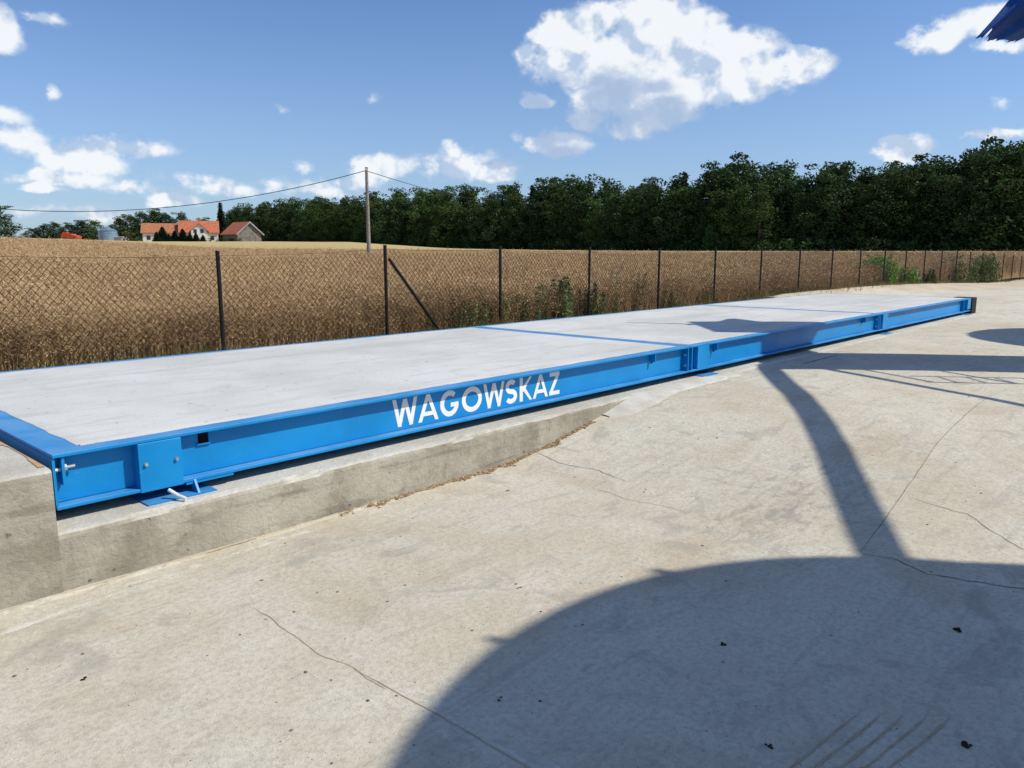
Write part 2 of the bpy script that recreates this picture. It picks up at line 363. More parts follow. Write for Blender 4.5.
# ------------------------------------------------------------------ foundation and ramp block
def swept_block(name, a0, a1, p0, p1, z0, z1, step=.03, rough=.011, parent=None, origin=None, **kw):
    """concrete block with a worn, uneven long front edge (towards -p)"""
    m = MB(); prof = []
    for z in seq(z0, z1-.03, 6): prof.append((p0, z, .5))
    prof += [(p0+.004, z1-.012, 1.0), (p0+.014, z1-.002, 1.0), (p0+.04, z1, .35), (p0+.3, z1, .1), (p1, z1, .1), (p1, z0, 0)]
    As = frange(a0, a1-step, step)+[a1]; k = len(prof)
    for a in As:
        for (p, z, w) in prof:
            d = noise.noise((a*3, p*3, z*5))*1.2+noise.noise((a*11, p*8, z*14))*.7+.4*noise.noise((a*30, p*8, z*30))
            chip = max(0, noise.noise((a*2.3, 7, 1))-.25)*3 if w == 1.0 else 0
            m.v.append((a, p+w*rough*(d+chip*1.5), z-(w*rough*(abs(d)*.6+chip) if w == 1.0 else -w*.003*d)))
    m.f = [(i*k+j, i*k+j+1, (i+1)*k+j+1, (i+1)*k+j) for i in range(len(As)-1) for j in range(k-1)]
    m.f += [tuple(range(k))[::-1], tuple((len(As)-1)*k+j for j in range(k))]
    return m.build(name, M['kerb'], parent=parent, origin=origin, **kw)
fo = swept_block('foundation_slab', 1.0825, 20.0, 3.862, 7.5, -.35, .29, origin=(1.0825, 3.862, 0))
tag(fo, 'long low concrete foundation ledge running under the blue weighbridge', 'foundation')
ra = thing('concrete_ramp', 'stained concrete approach block abutting the near end of the blue platform', 'ramp', (-3, 3.86, 0))
swept_block('retaining_block', -5.0, 1.082, 3.858, 7.6, -.35, .597, step=.06, rough=.008, parent=ra)
m = MB(); m.v = []
for a in frange(.2, 1.06, .03):
    w = .02+.035*abs(noise.noise((a*7, 1, 1)))
m2 = MB()
for i, p in enumerate(seq(3.93, 7.5, 60)):
    w = max(.004, .02+.11*noise.noise((p*2.2, 1, 1)))
    m2.v += [(1.078-w, p, .6), (1.079, p, .6005)]
m2.f = [(2*i, 2*i+1, 2*i+3, 2*i+2) for i in range(60)]
m2.build('rusty_edge', simple('rusty_soil', (.50, .27, .12), .95, .1, scale=10, col2=(.42, .33, .22)), parent=ra)
# wet cement smear between ledge and pad
def smear():
    m = MB(); n = 60
    top = [(5.15,3.87),(5.6,3.93),(5.8,3.97),(6.4,3.98),(7.2,3.98),(7.7,3.80)]
    bot = [(5.3,3.84),(5.45,3.68),(5.6,3.62),(5.9,3.60),(6.3,3.68),(7.7,3.74)]
    for i in range(n+1):
        t = i/n; a = 5.36+2.32*t
        pt = np.interp(a, [q[0] for q in top], [q[1] for q in top])+.02*noise.noise((a*7, 0, 0))
        pb = np.interp(a, [q[0] for q in bot], [q[1] for q in bot])+.05*noise.noise((a*5, 3, 0))
        for j in range(9):
            s_ = j/8; p = pb+(pt-pb)*s_; g0 = ground_z(a, p)
            ztop = max(g0, .291); z = g0+(ztop-g0)*sm(s_, .05, .95)*sm(a, 5.35, 6.1)
            m.v.append((a, p, z+.004*math.sin(math.pi*s_)*(1+noise.noise((a*8, p*8, 0)))+.004*(0 < j < 8)-.012*(j in (0,))))
    m.f = [(i*9+j, (i+1)*9+j, (i+1)*9+j+1, i*9+j+1) for i in range(n) for j in range(8)]
    return m.build('cement_smear', M['fresh'], origin=(5, 3.8, 0), smooth=True)
tag(smear(), 'pale fresh cement smear sloping from the ledge onto the pad', 'cement patch')
# ------------------------------------------------------------------ WEIGHBRIDGE
Zt, Zb = .63, .355; P0, P1 = 4.0, 7.22; WEB = 4.07
JO = [1.13, 7.07, 13.02, 19.0]
ws = thing('truck_weighbridge', 'long blue steel truck scale platform with pale concrete deck', 'weighbridge', (10, 5.6, .29))
for k in range(3):
    a0, a1 = JO[k]+(.004 if k else 0), JO[k+1]-.004
    e0 = .16 if k == 0 else .105; e1 = .105 if k < 2 else .15
    # concrete infill with slightly ragged edges
    m = MB(); As = seq(a0+e0, a1-e1, 90); Ps = seq(P0+.115, P1-.10, 30)
    for a in As:
        for p in Ps: m.v.append((a, p, Zt+.003+.0035*noise.noise((a*1.3, p*1.3, 0))))
    nn = len(Ps); m.f = [(i*nn+j, (i+1)*nn+j, (i+1)*nn+j+1, i*nn+j+1) for i in range(90) for j in range(30)]
    ed = len(m.v)
    for i in range(91):
        a = As[i]; m.v += [(a, Ps[0]-.018-.016*noise.noise((a*4, 1, 1))-.008*noise.noise((a*23, 1, 1)), Zt+.0005)]
    m.f += [(ed+i, ed+i+1, (i+1)*nn, i*nn) for i in range(90)]
    ed = len(m.v)
    for j in range(31):
        p = Ps[j]; m.v += [(As[0]-.012-.012*noise.noise((p*5, 9, 1))-.008*noise.noise((p*25, 1, 1)), p, Zt+.0005)]
    m.f += [(ed+j+1, ed+j, j, j+1) for j in range(30)]
    m.build('deck_slab', M['deck'], parent=ws, smooth=True)
    # top frame: flanges round the slab
    fr = MB()
    fr.box(a0, a1, P0, P0+.13, Zt-.018, Zt).box(a0, a1, P1-.13, P1, Zt-.018, Zt)
    fr.box(a0, a0+e0+.03, P0+.13, P1-.13, Zt-.018, Zt-.001).box(a1-e1-.03, a1, P0+.13, P1-.13, Zt-.018, Zt-.001)
    fr.box(a0+e0+.02, a1-e1-.02, P0+.12, P1-.12, Zt-.2, Zt-.021)
    top = fr.build('top_frame', M['blue'], parent=ws, bevel=.003)
    for (pa, pb, sg, nm) in ((P0, WEB, 1, 'near'), (P1, P1-.07, -1, 'far')):
        lo, hi = min(pa, pb), max(pa, pb); b = MB()
        b.box(a0, a1, *( (WEB, WEB+.012) if sg == 1 else (P1-.082, P1-.07) ), Zb+.02, Zt-.018)
        b.box(a0, a1, *( (P0, P0+.15) if sg == 1 else (P1-.15, P1) ), Zb, Zb+.018)
        beam = b.build('side_beam', M['blue'], parent=ws, bevel=.003)
        if sg == 1:
            # cover plates, stiffeners, tabs, pockets
            if k == 0:
                q = MB().box(1.52, 1.745, P0-.004, WEB-.002, Zb-.004, Zt-.020); cp = q.build('cover_plate', M['blue'], parent=beam, bevel=.003)
                for a in (1.553, 1.712):
                    MB().tube([(a, P0-.018, .50), (a, P0-.003, .50)], .009, 10).build('bolt', M['steel'], parent=beam)
                MB().box(1.17, 1.185, P0+.012, WEB-.001, .47, .61).build('bracket', M['blue'], parent=beam, bevel=.002)
                MB().tube([(1.10, P0+.04, .545), (1.17, P0+.04, .545)], .011, 8).tube([(1.122, P0+.04, .545), (1.145, P0+.04, .545)], .021, 6).tube([(1.185, P0+.04, .55), (1.235, P0+.035, .553)], .008, 8).tube([(1.186, P0+.04, .55), (1.20, P0+.04, .551)], .017, 6).build('adjusting_bolt', M['steel'], parent=beam)
                MB().box(1.87, 1.925, WEB-.004, WEB-.001, .54, .595).build('pocket_hole', M['black_pit'], parent=beam)
                MB().box(1.86, 1.935, WEB-.014, WEB-.0005, .532, .54).box(1.925, 1.935, WEB-.014, WEB-.0005, .54, .60).build('pocket_rim', M['blue'], parent=beam)
                MB().prism([(1.80, P0-.045, .296), (1.80, P0+.03, .296), (1.80, P0+.03, Zb+.01), (1.80, P0+.0, Zb+.01)], (.012, 0, 0)).build('gusset', M['blue'], parent=beam)
                MB().box(1.76, 2.03, P0+.002, P0+.12, Zb-.014, Zb-.002).build('shim_plate', M['blue'], parent=beam)
                tabs = (6.42,)
            else:
                c0 = a0+.16; q = MB().box(c0, c0+.24, P0-.003, WEB-.002, Zb+.0, Zt-.020); q.build('cover_plate', M['blue'], parent=beam, bevel=.003)
                MB().box(a0+.05, a0+.064, P0+.004, WEB-.001, Zb+.019, Zt-.019).build('stiffener', M['blue'], parent=beam, bevel=.002)
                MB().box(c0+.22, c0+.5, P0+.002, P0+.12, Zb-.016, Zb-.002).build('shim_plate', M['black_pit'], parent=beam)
                tabs = (a0+.60, a1-.62) if k == 1 else ()
            if k < 2:
                MB().box(a1-.02, a1-.006, P0+.004, WEB-.001, Zb+.019, Zt-.019).build('stiffener', M['blue'], parent=beam, bevel=.002)
                for z in (.43, .54): MB().tube([(a1-.036, P0+.035, z), (a1-.0205, P0+.035, z)], .012, 6).build('bolt', M['steel'], parent=beam)
            else:
                MB().box(a1-.55, a1-.535, P0+.004, WEB-.001, Zb-.04, Zt-.019).build('stiffener', M['blue'], parent=beam, bevel=.002)
                MB().box(a1-.28, a1-.02, P0-.003, WEB-.002, Zb+.05, Zt-.020).build('cover_plate', M['blue'], parent=beam, bevel=.003)
            for a in tabs:
                MB().box(a, a+.012, P0+.006, WEB-.001, .53, .611).build('lifting_tab', M['blue'], parent=beam, bevel=.002)
                MB().box(a+.015, a+.05, WEB-.004, WEB-.001, .51, .56).build('pocket_hole', M['black_pit'], parent=beam)
    if k == 0: MB().box(1.13, 1.142, P0+.01, P1-.01, Zb+.02, Zt-.02).build('end_plate', M['blue'], parent=ws)
for (a0, a1, pa, pb) in ((1.53, 1.90, 3.915, 4.25), (7.28, 7.58, 3.93, 4.2), (13.2, 13.5, 3.93, 4.2), (18.6, 18.8, 3.93, 4.2)):
    MB().box(a0, a1, pa+(.03 if a0 < 2 else 0), pb, .2905, .298).build('base_plate', M['blue'], parent=ws)
MB().tube([(1.652, 3.975, .345), (1.678, 3.925, .318), (1.70, 3.885, .305)], [.010, .010, .009], 10).build('load_cell_pin', M['white_plastic'], parent=ws, smooth=False)
MB().box(19.03, 19.42, P0-.02, P0+.36, .27, .635).build('rubber_bumper', M['rubber'], parent=ws, bevel=.012)
MB().box(19.002, 19.029, P0+.03, P0+.3, .36, .60).build('bumper_bracket', M['steel'], parent=ws)
# lettering on the web
def letters():
    m = MB(); z0, z1 = .398, .592; H_ = z1-z0; T = .038; cnt = [0]
    def stroke(pts, t=T):
        n = len(pts); P = [Vector(q) for q in pts]; L = []; Rr = []
        for i in range(n):
            if i == 0: d = (P[1]-P[0]).normalized(); nr = Vector((-d.y, d.x)); s_ = 1
            elif i == n-1: d = (P[-1]-P[-2]).normalized(); nr = Vector((-d.y, d.x)); s_ = 1
            else:
                d1 = (P[i]-P[i-1]).normalized(); d2 = (P[i+1]-P[i]).normalized(); nr = Vector((-d1.y-d2.y, d1.x+d2.x)).normalized()
                s_ = 1/max(.5, nr.dot(Vector((-d1.y, d1.x))))
            L.append(P[i]+nr*t/2*s_); Rr.append(P[i]-nr*t/2*s_)
        y = WEB-.0012-.0004*cnt[0]; cnt[0] = (cnt[0]+1) % 7
        # clip the ends to cap height and base line
        cl = lambda v: (v.x, y, z0+min(H_, max(0, v.y)))
        o = len(m.v); m.v += [cl(v) for v in L]+[cl(v) for v in Rr]
        m.f += [(o+i, o+i+1, o+n+i+1, o+n+i) for i in range(n-1)]
    def arc(cx, cy, rx, ry, a0, a1, n=18): return [(cx+rx*math.cos(R(a0+(a1-a0)*i/n)), cy+ry*math.sin(R(a0+(a1-a0)*i/n))) for i in range(n+1)]
    h = H_
    def LW(x0, x1):
        w = x1-x0; q = T*.42
        stroke([(x0+q, h+.02), (x0+w*.28, -.02)], .033); stroke([(x0+w*.26, -.02), (x0+w*.5, h*.97)], .033); stroke([(x0+w*.5, h*.97), (x0+w*.74, -.02)], .033); stroke([(x0+w*.72, -.02), (x1-q, h+.02)], .033)
    def LA(x0, x1):
        w = x1-x0; stroke([(x0+T*.3, -.02), (x0+w*.5, h+.012)], .036); stroke([(x1-T*.3, -.02), (x0+w*.5, h+.012)], .036); stroke([(x0+w*.22, h*.28), (x1-w*.22, h*.28)], .030)
    def LG(x0, x1):
        cx = (x0+x1)/2; rx = (x1-x0)/2-T/2; ry = h/2-T/2
        stroke(arc(cx, h/2, rx, ry, 48, 352)); stroke([(cx+.01, h*.44), (x1-.004, h*.44)], .032)
    def LO(x0, x1):
        cx = (x0+x1)/2; stroke(arc(cx, h/2, (x1-x0)/2-T/2, h/2-T/2, 0, 360, 28))
    def LS(x0, x1):
        cx = (x0+x1)/2; rx = (x1-x0)/2-T/2; ry = h/4-T/4
        stroke(arc(cx, h-T/2-ry, rx*.9, ry, 35, 250, 14)+arc(cx, T/2+ry, rx, ry, 80, -150, 14))
    def LK(x0, x1):
        stroke([(x0+T/2, 0), (x0+T/2, h)]); stroke([(x0+T*.8, h*.45), (x1-T*.45, h+.02)], .036); stroke([(x0+T*1.1, h*.58), (x1-T*.35, -.02)], .036)
    def LZ(x0, x1):
        stroke([(x0+.004, h-.017), (x1-.002, h-.017)], .034); stroke([(x1-T*.55, h-.02), (x0+T*.5, .02)], .036); stroke([(x0, .017), (x1, .017)], .034)
    for fn, (x0, x1) in zip((LW, LA, LG, LO, LW, LS, LK, LA, LZ), ((3.225,3.445),(3.455,3.635),(3.66,3.845),(3.875,4.085),(4.10,4.335),(4.345,4.485),(4.515,4.665),(4.68,4.86),(4.885,5.02))): fn(x0, x1)
    o = m.build('lettering', M['white_letter'], parent=ws); return o
letters()
# ------------------------------------------------------------------ loose dirt
def lump(m, c, r, n=7, flat=.6):
    vs = []; 
    for la in (-.6, .1, .75):
        for j in range(n):
            t = 2*math.pi*j/n+la; q = r*math.cos(la)*(.7+.6*random.random())
            vs.append((c[0]+q*math.cos(t), c[1]+q*math.sin(t), c[2]+r*flat*math.sin(la)*(.7+.5*random.random())))
    vs.append((c[0], c[1], c[2]+r*flat)); o = 3*n
    fs = [(i*n+j, i*n+(j+1)%n, (i+1)*n+(j+1)%n, (i+1)*n+j) for i in range(2) for j in range(n)]+[(2*n+j, 2*n+(j+1)%n, o) for j in range(n)]
    m.add(vs, fs)
m = MB()
for _ in range(2600):
    a = 2.6+2.6*random.random()**.8; p = 3.85-abs(random.gauss(0, .03)*(.25+2.2*abs(noise.noise((a*4, 0, 0))))); lump(m, (a, p, ground_z(a, p)+.003), .002+.014*random.random()**4, 5)
m.build('soil_crumbs', M['crumb'], kind='stuff', label='brown soil crumbs gathered along the foot of the foundation ledge', category='soil')
m = MB()
for _ in range(3200):
    r = 1.8+12*random.random()**1.3; az = R(random.uniform(-36, 38)); a, p = AP(r*math.sin(az), r*math.cos(az))
    if p > 3.8 or (abs(a) > 20): continue
    lump(m, (a, p, ground_z(a, p)+.001), .0016+.0075*random.random()**12, 5, .5)
m.build('loose_grit', M['grit'], kind='stuff', label='fine dark grit scattered over the concrete pad', category='grit')
for (a, p, r, lab) in ((2.73,1.34,.012,'small dark dirt clod in the middle of the big shadow'), (3.51,.67,.019,'larger dark dirt clod near the crack in the big shadow'),
                       (2.23,.92,.012,'small dark dirt clod at the bottom edge beside the scratches'), (2.67,.45,.016,'dark flat dirt clod low in the shadow at right'), (.87,2.98,.010,'small brown clod on the sunlit concrete at left')):
    m = MB()
    for q in range(4): r_ = r*.7; lump(m, (a+r*random.uniform(-.9,.9), p+r*random.uniform(-.9,.9), ground_z(a, p)+r_*.3), r_*(.5+.5*random.random()), 7)
    tag(m.build('dirt_clod', M['clod'], origin=(a, p, ground_z(a, p))), lab, 'dirt clod', 'dirt clods on the pad')
# ------------------------------------------------------------------ FENCE
FP = 9.07; FA = 4.57
def f_a(i): return FA+2.5*i+(.06 if i == 1 else 0)
def f_top(i): return float(np.interp(i, [-2,0,1,4,7,10,14,17,20,30], [1.57,1.57,1.66,1.66,1.72,1.72,1.66,1.57,1.44,1.1]))
def f_bot(a): return ground_z(a, FP)-.03
fe = thing('chain_link_fence', 'black chain link fence with thin posts along the field edge', 'fence', (10, FP, .4))
for i in range(-3, 30):
    a = f_a(i); b = f_bot(a); t = f_top(i)+.02; m = MB(); m.tube([(a, FP, b-.3), (a, FP, t)], .025, 12).tube([(a, FP, t), (a, FP, t+.02)], [.029, .024], 12)
    m.build('post', M['fence'], parent=fe)
for (i, d) in ((1, 1), (1, -1), (17, 1), (17, -1)):
    if i == 1 and d == -1: continue
    a = f_a(i); m = MB(); m.tube([(a+d*.03, FP-.05, f_top(i)-.16), (a+d*.72*1.55, FP-.05, f_bot(a+d)-.05)], .024, 8); m.build('brace', M['fence'], parent=fe)
def net(i):
    a0, a1 = f_a(i), f_a(i+1); t0, t1 = f_top(i)-.02, f_top(i+1)-.02; b0, b1 = f_bot(a0)+.05, f_bot(a1)+.05
    D = .08 if i < 8 else (.12 if i < 14 else .18); wr = .0028 if i < 6 else .0034; m = MB()
    top = lambda a: t0+(t1-t0)*(a-a0)/(a1-a0)-.02*math.sin(math.pi*(a-a0)/(a1-a0)); bot = lambda a: b0+(b1-b0)*(a-a0)/(a1-a0)
    for sg in (1, -1):
        n = int((a1-a0+1.6)/D)+1
        for k in range(-int(1.6/D), n):
            a = a0+k*D if sg == 1 else a1-k*D; seg = []
            # clip the diagonal line z = bot + (x-a)*slope
            pts = []
            for q in range(0, 41):
                x = a+sg*q*.045; z = (b0+b1)/2+q*.045*1.15
                if a0 <= x <= a1 and bot(x)-.02 <= z <= top(x): pts.append((x+.006*noise.noise((x*3, z*3, sg)), FP-.034+sg*.0035, z+.012*noise.noise((x*2.5, z*2.5, 9+i))))
            if len(pts) > 1:
                if len(pts) > 8: pts = pts[::4]+([pts[-1]] if (len(pts)-1) % 4 else [])
                m.tube(pts, wr, 3, False)
    for zz in (0, .5, 1):
        P = []
        for q in range(9):
            x = a0+(a1-a0)*q/8; P.append((x, FP-.036, bot(x)+(top(x)-bot(x))*zz))
        m.tube(P, .0028 if zz == 1 else .002, 4, False)
    m.build('mesh_panel', M['wire'], parent=fe)
for i in range(-3, 29): net(i)
# ------------------------------------------------------------------ CROP FIELD
def fieldgrid(name, r_lo, r_hi, n, mat, label):
    m = MB(); azs = seq(R(-80), R(40.5), 240); rows = n+1
    for az in azs:
        d = math.sin(az)*NX[0]+math.cos(az)*NX[1]; r0 = min(2000, 9.32/max(.004, d))
        lo = max(r0, r_lo); hi = max(r_hi, lo*1.02)
        for j in range(rows):
            t = j/n; r = lo*(hi/lo)**t; x, y = r*math.sin(az), r*math.cos(az)
            z = canopy_z(x, y)-.13
            if r_lo == 0: z = z*sm(r, r0, r0+.35*r0/9.3)+(.15)*(1-sm(r, r0, r0+.35*r0/9.3))
            z += .07*noise.noise((x*1.7, y*1.7, 1))*(r < 120)
            m.v.append((x, y, z))
    m.f = [(i*rows+j, (i+1)*rows+j, (i+1)*rows+j+1, i*rows+j+1) for i in range(240) for j in range(n)]
    return m.build(name, mat, rot=0, kind='structure', smooth=True)
fieldgrid('crop_field', 0, 95, 150, M['canopy'], '')
fieldgrid('barley_field', 95, 1600, 60, M['barley'], '')
# the stalks and seed pods: one uncountable mass
def stalks():
    N1, V, F, base = 0, [], [], 0
    azs = rng.uniform(R(-40), R(36), 330000); u = rng.uniform(0, 1, 330000)
    d = np.sin(azs)*NX[0]+np.cos(azs)*NX[1]; r0 = 9.22/d
    r = np.minimum(r0, 80)*np.exp(u**1.35*np.log(75/8.5))
    keep = (r < 80) & (r0 < 78); az = azs[keep]; r = r[keep]; r0 = r0[keep]
    keep = rng.uniform(0, 1, len(r)) < np.clip((r0/r)**.15*.62, 0, 1); az, r = az[keep], r[keep]
    x, y = r*np.sin(az), r*np.cos(az); a = x*AX[0]+y*AX[1]; p = x*NX[0]+y*NX[1]
    n = len(x); cz = np.array([canopy_z(float(x[i]), float(y[i])) for i in range(n)])
    edge = np.clip((p-9.2)/.5, 0, 1); hgt = cz+rng.normal(0, .085, n)-.08*(1-edge)
    patch = np.array([noise.noise((float(x[i])*.5, float(y[i])*.5, 8)) for i in range(n)]); hgt += .10*patch
    size = np.clip(r/11, .9, 9)**.62
    vs = []; fs = []
    # each plant: main stalk ribbon + pods as slender slanted triangles
    k = 12
    tot = 0
    lean = rng.normal(0, .10, (n, 2))
    top = np.stack([x+lean[:,0], y+lean[:,1], hgt], 1)
    bot = np.stack([x, y, np.maximum(hgt-.85, .25)], 1)
    wdir = rng.normal(0, 1, (n, 3)); wdir[:,2] *= .1; wdir /= np.linalg.norm(wdir, axis=1)[:,None]
    w = (.0035*size)[:,None]
    tri = np.stack([bot-wdir*w, bot+wdir*w, top], 1).reshape(-1, 3); vs.append(tri)
    for j in range(k):
        t = 1-.62*rng.uniform(0, 1, n)**1.3
        c = bot+(top-bot)*t[:,None]
        dr = rng.normal(0, 1, (n, 3)); dr[:,2] = np.abs(dr[:,2])*.7+.15; dr /= np.linalg.norm(dr, axis=1)[:,None]
        L = (rng.uniform(.03, .085, n)*np.sqrt(size)*1.2)[:,None]; ww = (rng.uniform(.0025, .0055, n)*size)[:,None]
        sd = np.cross(dr, rng.normal(0, 1, (n, 3))); sd /= np.linalg.norm(sd, axis=1)[:,None]
        tri = np.stack([c+dr*L*.35-sd*ww, c+dr*L*.35+sd*ww, c+dr*L*1.25], 1).reshape(-1, 3); vs.append(tri)
    Vv = np.concatenate(vs); Ff = np.arange(len(Vv)).reshape(-1, 3)
    me = np_mesh('crop_stalks', Vv, Ff, M['crop']); o = bpy.data.objects.new('crop_stalks', me); COL.objects.link(o)
    tag(o, 'dense ripe brown rapeseed stalks and pods standing behind the fence', 'crop', kind='stuff')
    print('stalk tris', len(Ff))
stalks()
# ------------------------------------------------------------------ leaf clouds
def leaf_cloud(clumps, per, size, rg, flat=.75, vert=.0):
    """clumps: list of (cx,cy,cz,r) -> random quads on and in each clump"""
    V = []
    for (cx, cy, cz, r) in clumps:
        n = int(per*(r**2)) if per > 0 else -per
        n = max(6, n)
        d = rg.normal(0, 1, (n, 3)); d /= np.linalg.norm(d, axis=1)[:,None]
        rad = r*(rg.uniform(.35, 1, n)**.5)*(1+.25*rg.normal(0, 1, n)*.5); c = d*rad[:,None]; c[:,2] *= flat; c += (cx, cy, cz)
        u = rg.normal(0, 1, (n, 3)); u /= np.linalg.norm(u, axis=1)[:,None]
        nn = d*.8+rg.normal(0, .7, (n, 3)); v = np.cross(nn, u); v /= np.linalg.norm(v, axis=1)[:,None]+1e-6
        u = np.cross(v, nn); u /= np.linalg.norm(u, axis=1)[:,None]+1e-6
        s1 = (size*rg.uniform(.55, 1.25, n))[:,None]; s2 = s1*rg.uniform(.45, .8, (n, 1))
        V.append(np.stack([c-u*s1, c-v*s2*.8+u*s1*.1, c+u*s1, c+v*s2], 1).reshape(-1, 3))
    V = np.concatenate(V); return V, np.arange(len(V)).reshape(-1, 4)
def broadleaf_meshes(seed, H=18, Rr=4.6, mat='leaf_dark', size=.27, per=48, low=.04, trunkmat='bark'):
    rg = np.random.default_rng(seed); cl = []
    n = 64
    for i in range(n):
        t = (i+.5)/n; z = H*(low+.84*t)
        prof = Rr*max(.15, (1-(max(0, t-.35)/.68)**2.4))*(.80+.20*min(1, t/.2))
        a = i*2.4+rg.uniform(-.6, .6); rad = prof*rg.uniform(.30, .85); cl.append((rad*math.cos(a), rad*math.sin(a), z-.8*(rad/Rr), rg.uniform(1.3, 2.3)*(1-.30*t)))
    for i in range(6): cl.append((rg.normal(0, 1.0), rg.normal(0, 1.0), H*rg.uniform(.88, 1.0)-.6, rg.uniform(.7, 1.3)))
    V, F = leaf_cloud(cl, per, size, rg); crown = np_mesh('crown', V, F, M[mat])
    m = MB(); m.tube([(0,0,-.5),(.1,0,H*.15),(.0,.15,H*.4),(.2,.1,H*.7),(.1,.1,H*.9)], [.32,.26,.2,.12,.03], 7)
    for c in cl[4:40:3]: m.tube([(0,.05,max(1.2, c[2]-2.2)), (c[0]*.5, c[1]*.5, c[2]-.9), (c[0], c[1], c[2])], [.09,.06,.02], 5)
    me = bpy.data.meshes.new('trunk'); me.from_pydata([tuple(v) for v in m.v], [], m.f); me.materials.append(M[trunkmat]); return crown, me
def conifer_meshes(seed, H=16, Rr=3.0, size=.3):
    rg = np.random.default_rng(seed); V = []; cl = []
    lev = 26
    for i in range(lev):
        t = i/lev; z = H*(.06+.94*t); rr = Rr*(1-t)**.85+.12
        nb = max(4, int(9*(1-t)+3))
        for b in range(nb):
            a = 2*math.pi*b/nb+rg.uniform(-.3, .3)+i*.7; L = rr*rg.uniform(.75, 1.1)
            for q in np.linspace(.25, 1, 4): cl.append((L*q*math.cos(a), L*q*math.sin(a), z-.28*L*q, .28+.32*(1-t)))
    V, F = leaf_cloud(cl, -13, size, rg, .5); crown = np_mesh('crown', V, F, M['leaf_pine'])
    m = MB(); m.tube([(0,0,-.5),(0,0,H*.5),(0,0,H*.97)], [.28,.16,.02], 7)
    me = bpy.data.meshes.new('trunk'); me.from_pydata([tuple(v) for v in m.v], [], m.f); me.materials.append(M['bark']); return crown, me
def bush_meshes(seed, H, Rr, mat, size, per, n=14):
    rg = np.random.default_rng(seed); cl = []
    for i in range(n):
        a = rg.uniform(0, 6.28); rad = Rr*rg.uniform(0, .75); z = H*rg.uniform(.12, .95)*(1-.35*rad/Rr); cl.append((rad*math.cos(a), rad*math.sin(a), z, Rr*rg.uniform(.25, .45)))
    V, F = leaf_cloud(cl, per, size, rg, .9); crown = np_mesh('foliage', V, F, M[mat])
    m = MB()
    for c in cl[:7]: m.tube([(0,0,-.1), (c[0]*.4, c[1]*.4, c[2]*.5), (c[0], c[1], c[2])], [.03*H/2,.02*H/2,.008], 5)
    me = bpy.data.meshes.new('stem'); me.from_pydata([tuple(v) for v in m.v], [], m.f); me.materials.append(M['bark']); return crown, me
def plant(name, label, cat, meshes, loc, sc=(1,1,1), rz=0, group=None, names=('crown','trunk')):
    o = bpy.data.objects.new(name, None); COL.objects.link(o); o.location = loc; o.scale = sc; o.rotation_euler = (0,0,rz); tag(o, label, cat, group)
    for nm, me in zip(names, meshes):
        c = bpy.data.objects.new(nm, me); COL.objects.link(c); c.parent = o
    return o
BL = [broadleaf_meshes(100+i, 18, 5.0+.35*(i % 3), ('leaf_dark','leaf_mid','leaf_dark','leaf_mid','leaf_dark')[i % 5]) for i in range(7)]
CO = [conifer_meshes(200+i) for i in range(2)]
LIGHT = broadleaf_meshes(300, 18, 5, 'leaf_light', .34, 20)
TOPX = [225,250,280,320,350,400,440,480,520,550,565,600,640,680,715,735,765,800,830,850,880,910,940,960,985,1010,1024,1080,1250]
TOPY = [209,204,200,197,195,189,187,188,184,180,177,180,179,172,165,155,164,164,160,166,151,152,154,148,139,137,148,145,140]
XD = [225,300,400,500,600,700,760,850,1000,1250]; YD = [320,275,235,215,195,170,155,150,135,120]
def forest():
    cnt = 0
    for row in range(4):
        px = 232.0+row*3
        while px < 1190 and cnt < 285:
            Y = float(np.interp(px, XD, YD))+row*6.5+random.uniform(-2, 2); X = (px-512)/781*Y
            e = 254-float(np.interp(px, TOPX, TOPY)); zt = CAMZ+e*Y/781
            zb = canopy_z(X, Y)-.9
            h = (zt-zb)*random.choice((.86,.91,.95,.98,1.0,1.02))*(1-.0*row)
            if row == 0: h *= random.uniform(.72, .98)
            if row == 1: h *= random.uniform(.85, 1.0)
            con = random.random() < .035
            s = h/18; w = s*random.uniform(1.15, 1.5) if not con else s*1.0
            plant('forest_tree', 'dark green leafy tree packed into the long forest edge' if not con else 'dark conical conifer packed into the long forest edge', 'tree',
                  random.choice(CO) if con else random.choice(BL), (X, Y, zb), (w, w, h/(16 if con else 18)), random.uniform(0, 6.28), 'leafy trees of the forest edge' if not con else 'conifers of the forest edge')
            cnt += 1
            px += (4.4+row*1.0)*781/Y*random.uniform(.8, 1.25)*(1 if row < 3 else 1.3)
    print('trees', cnt)
forest()
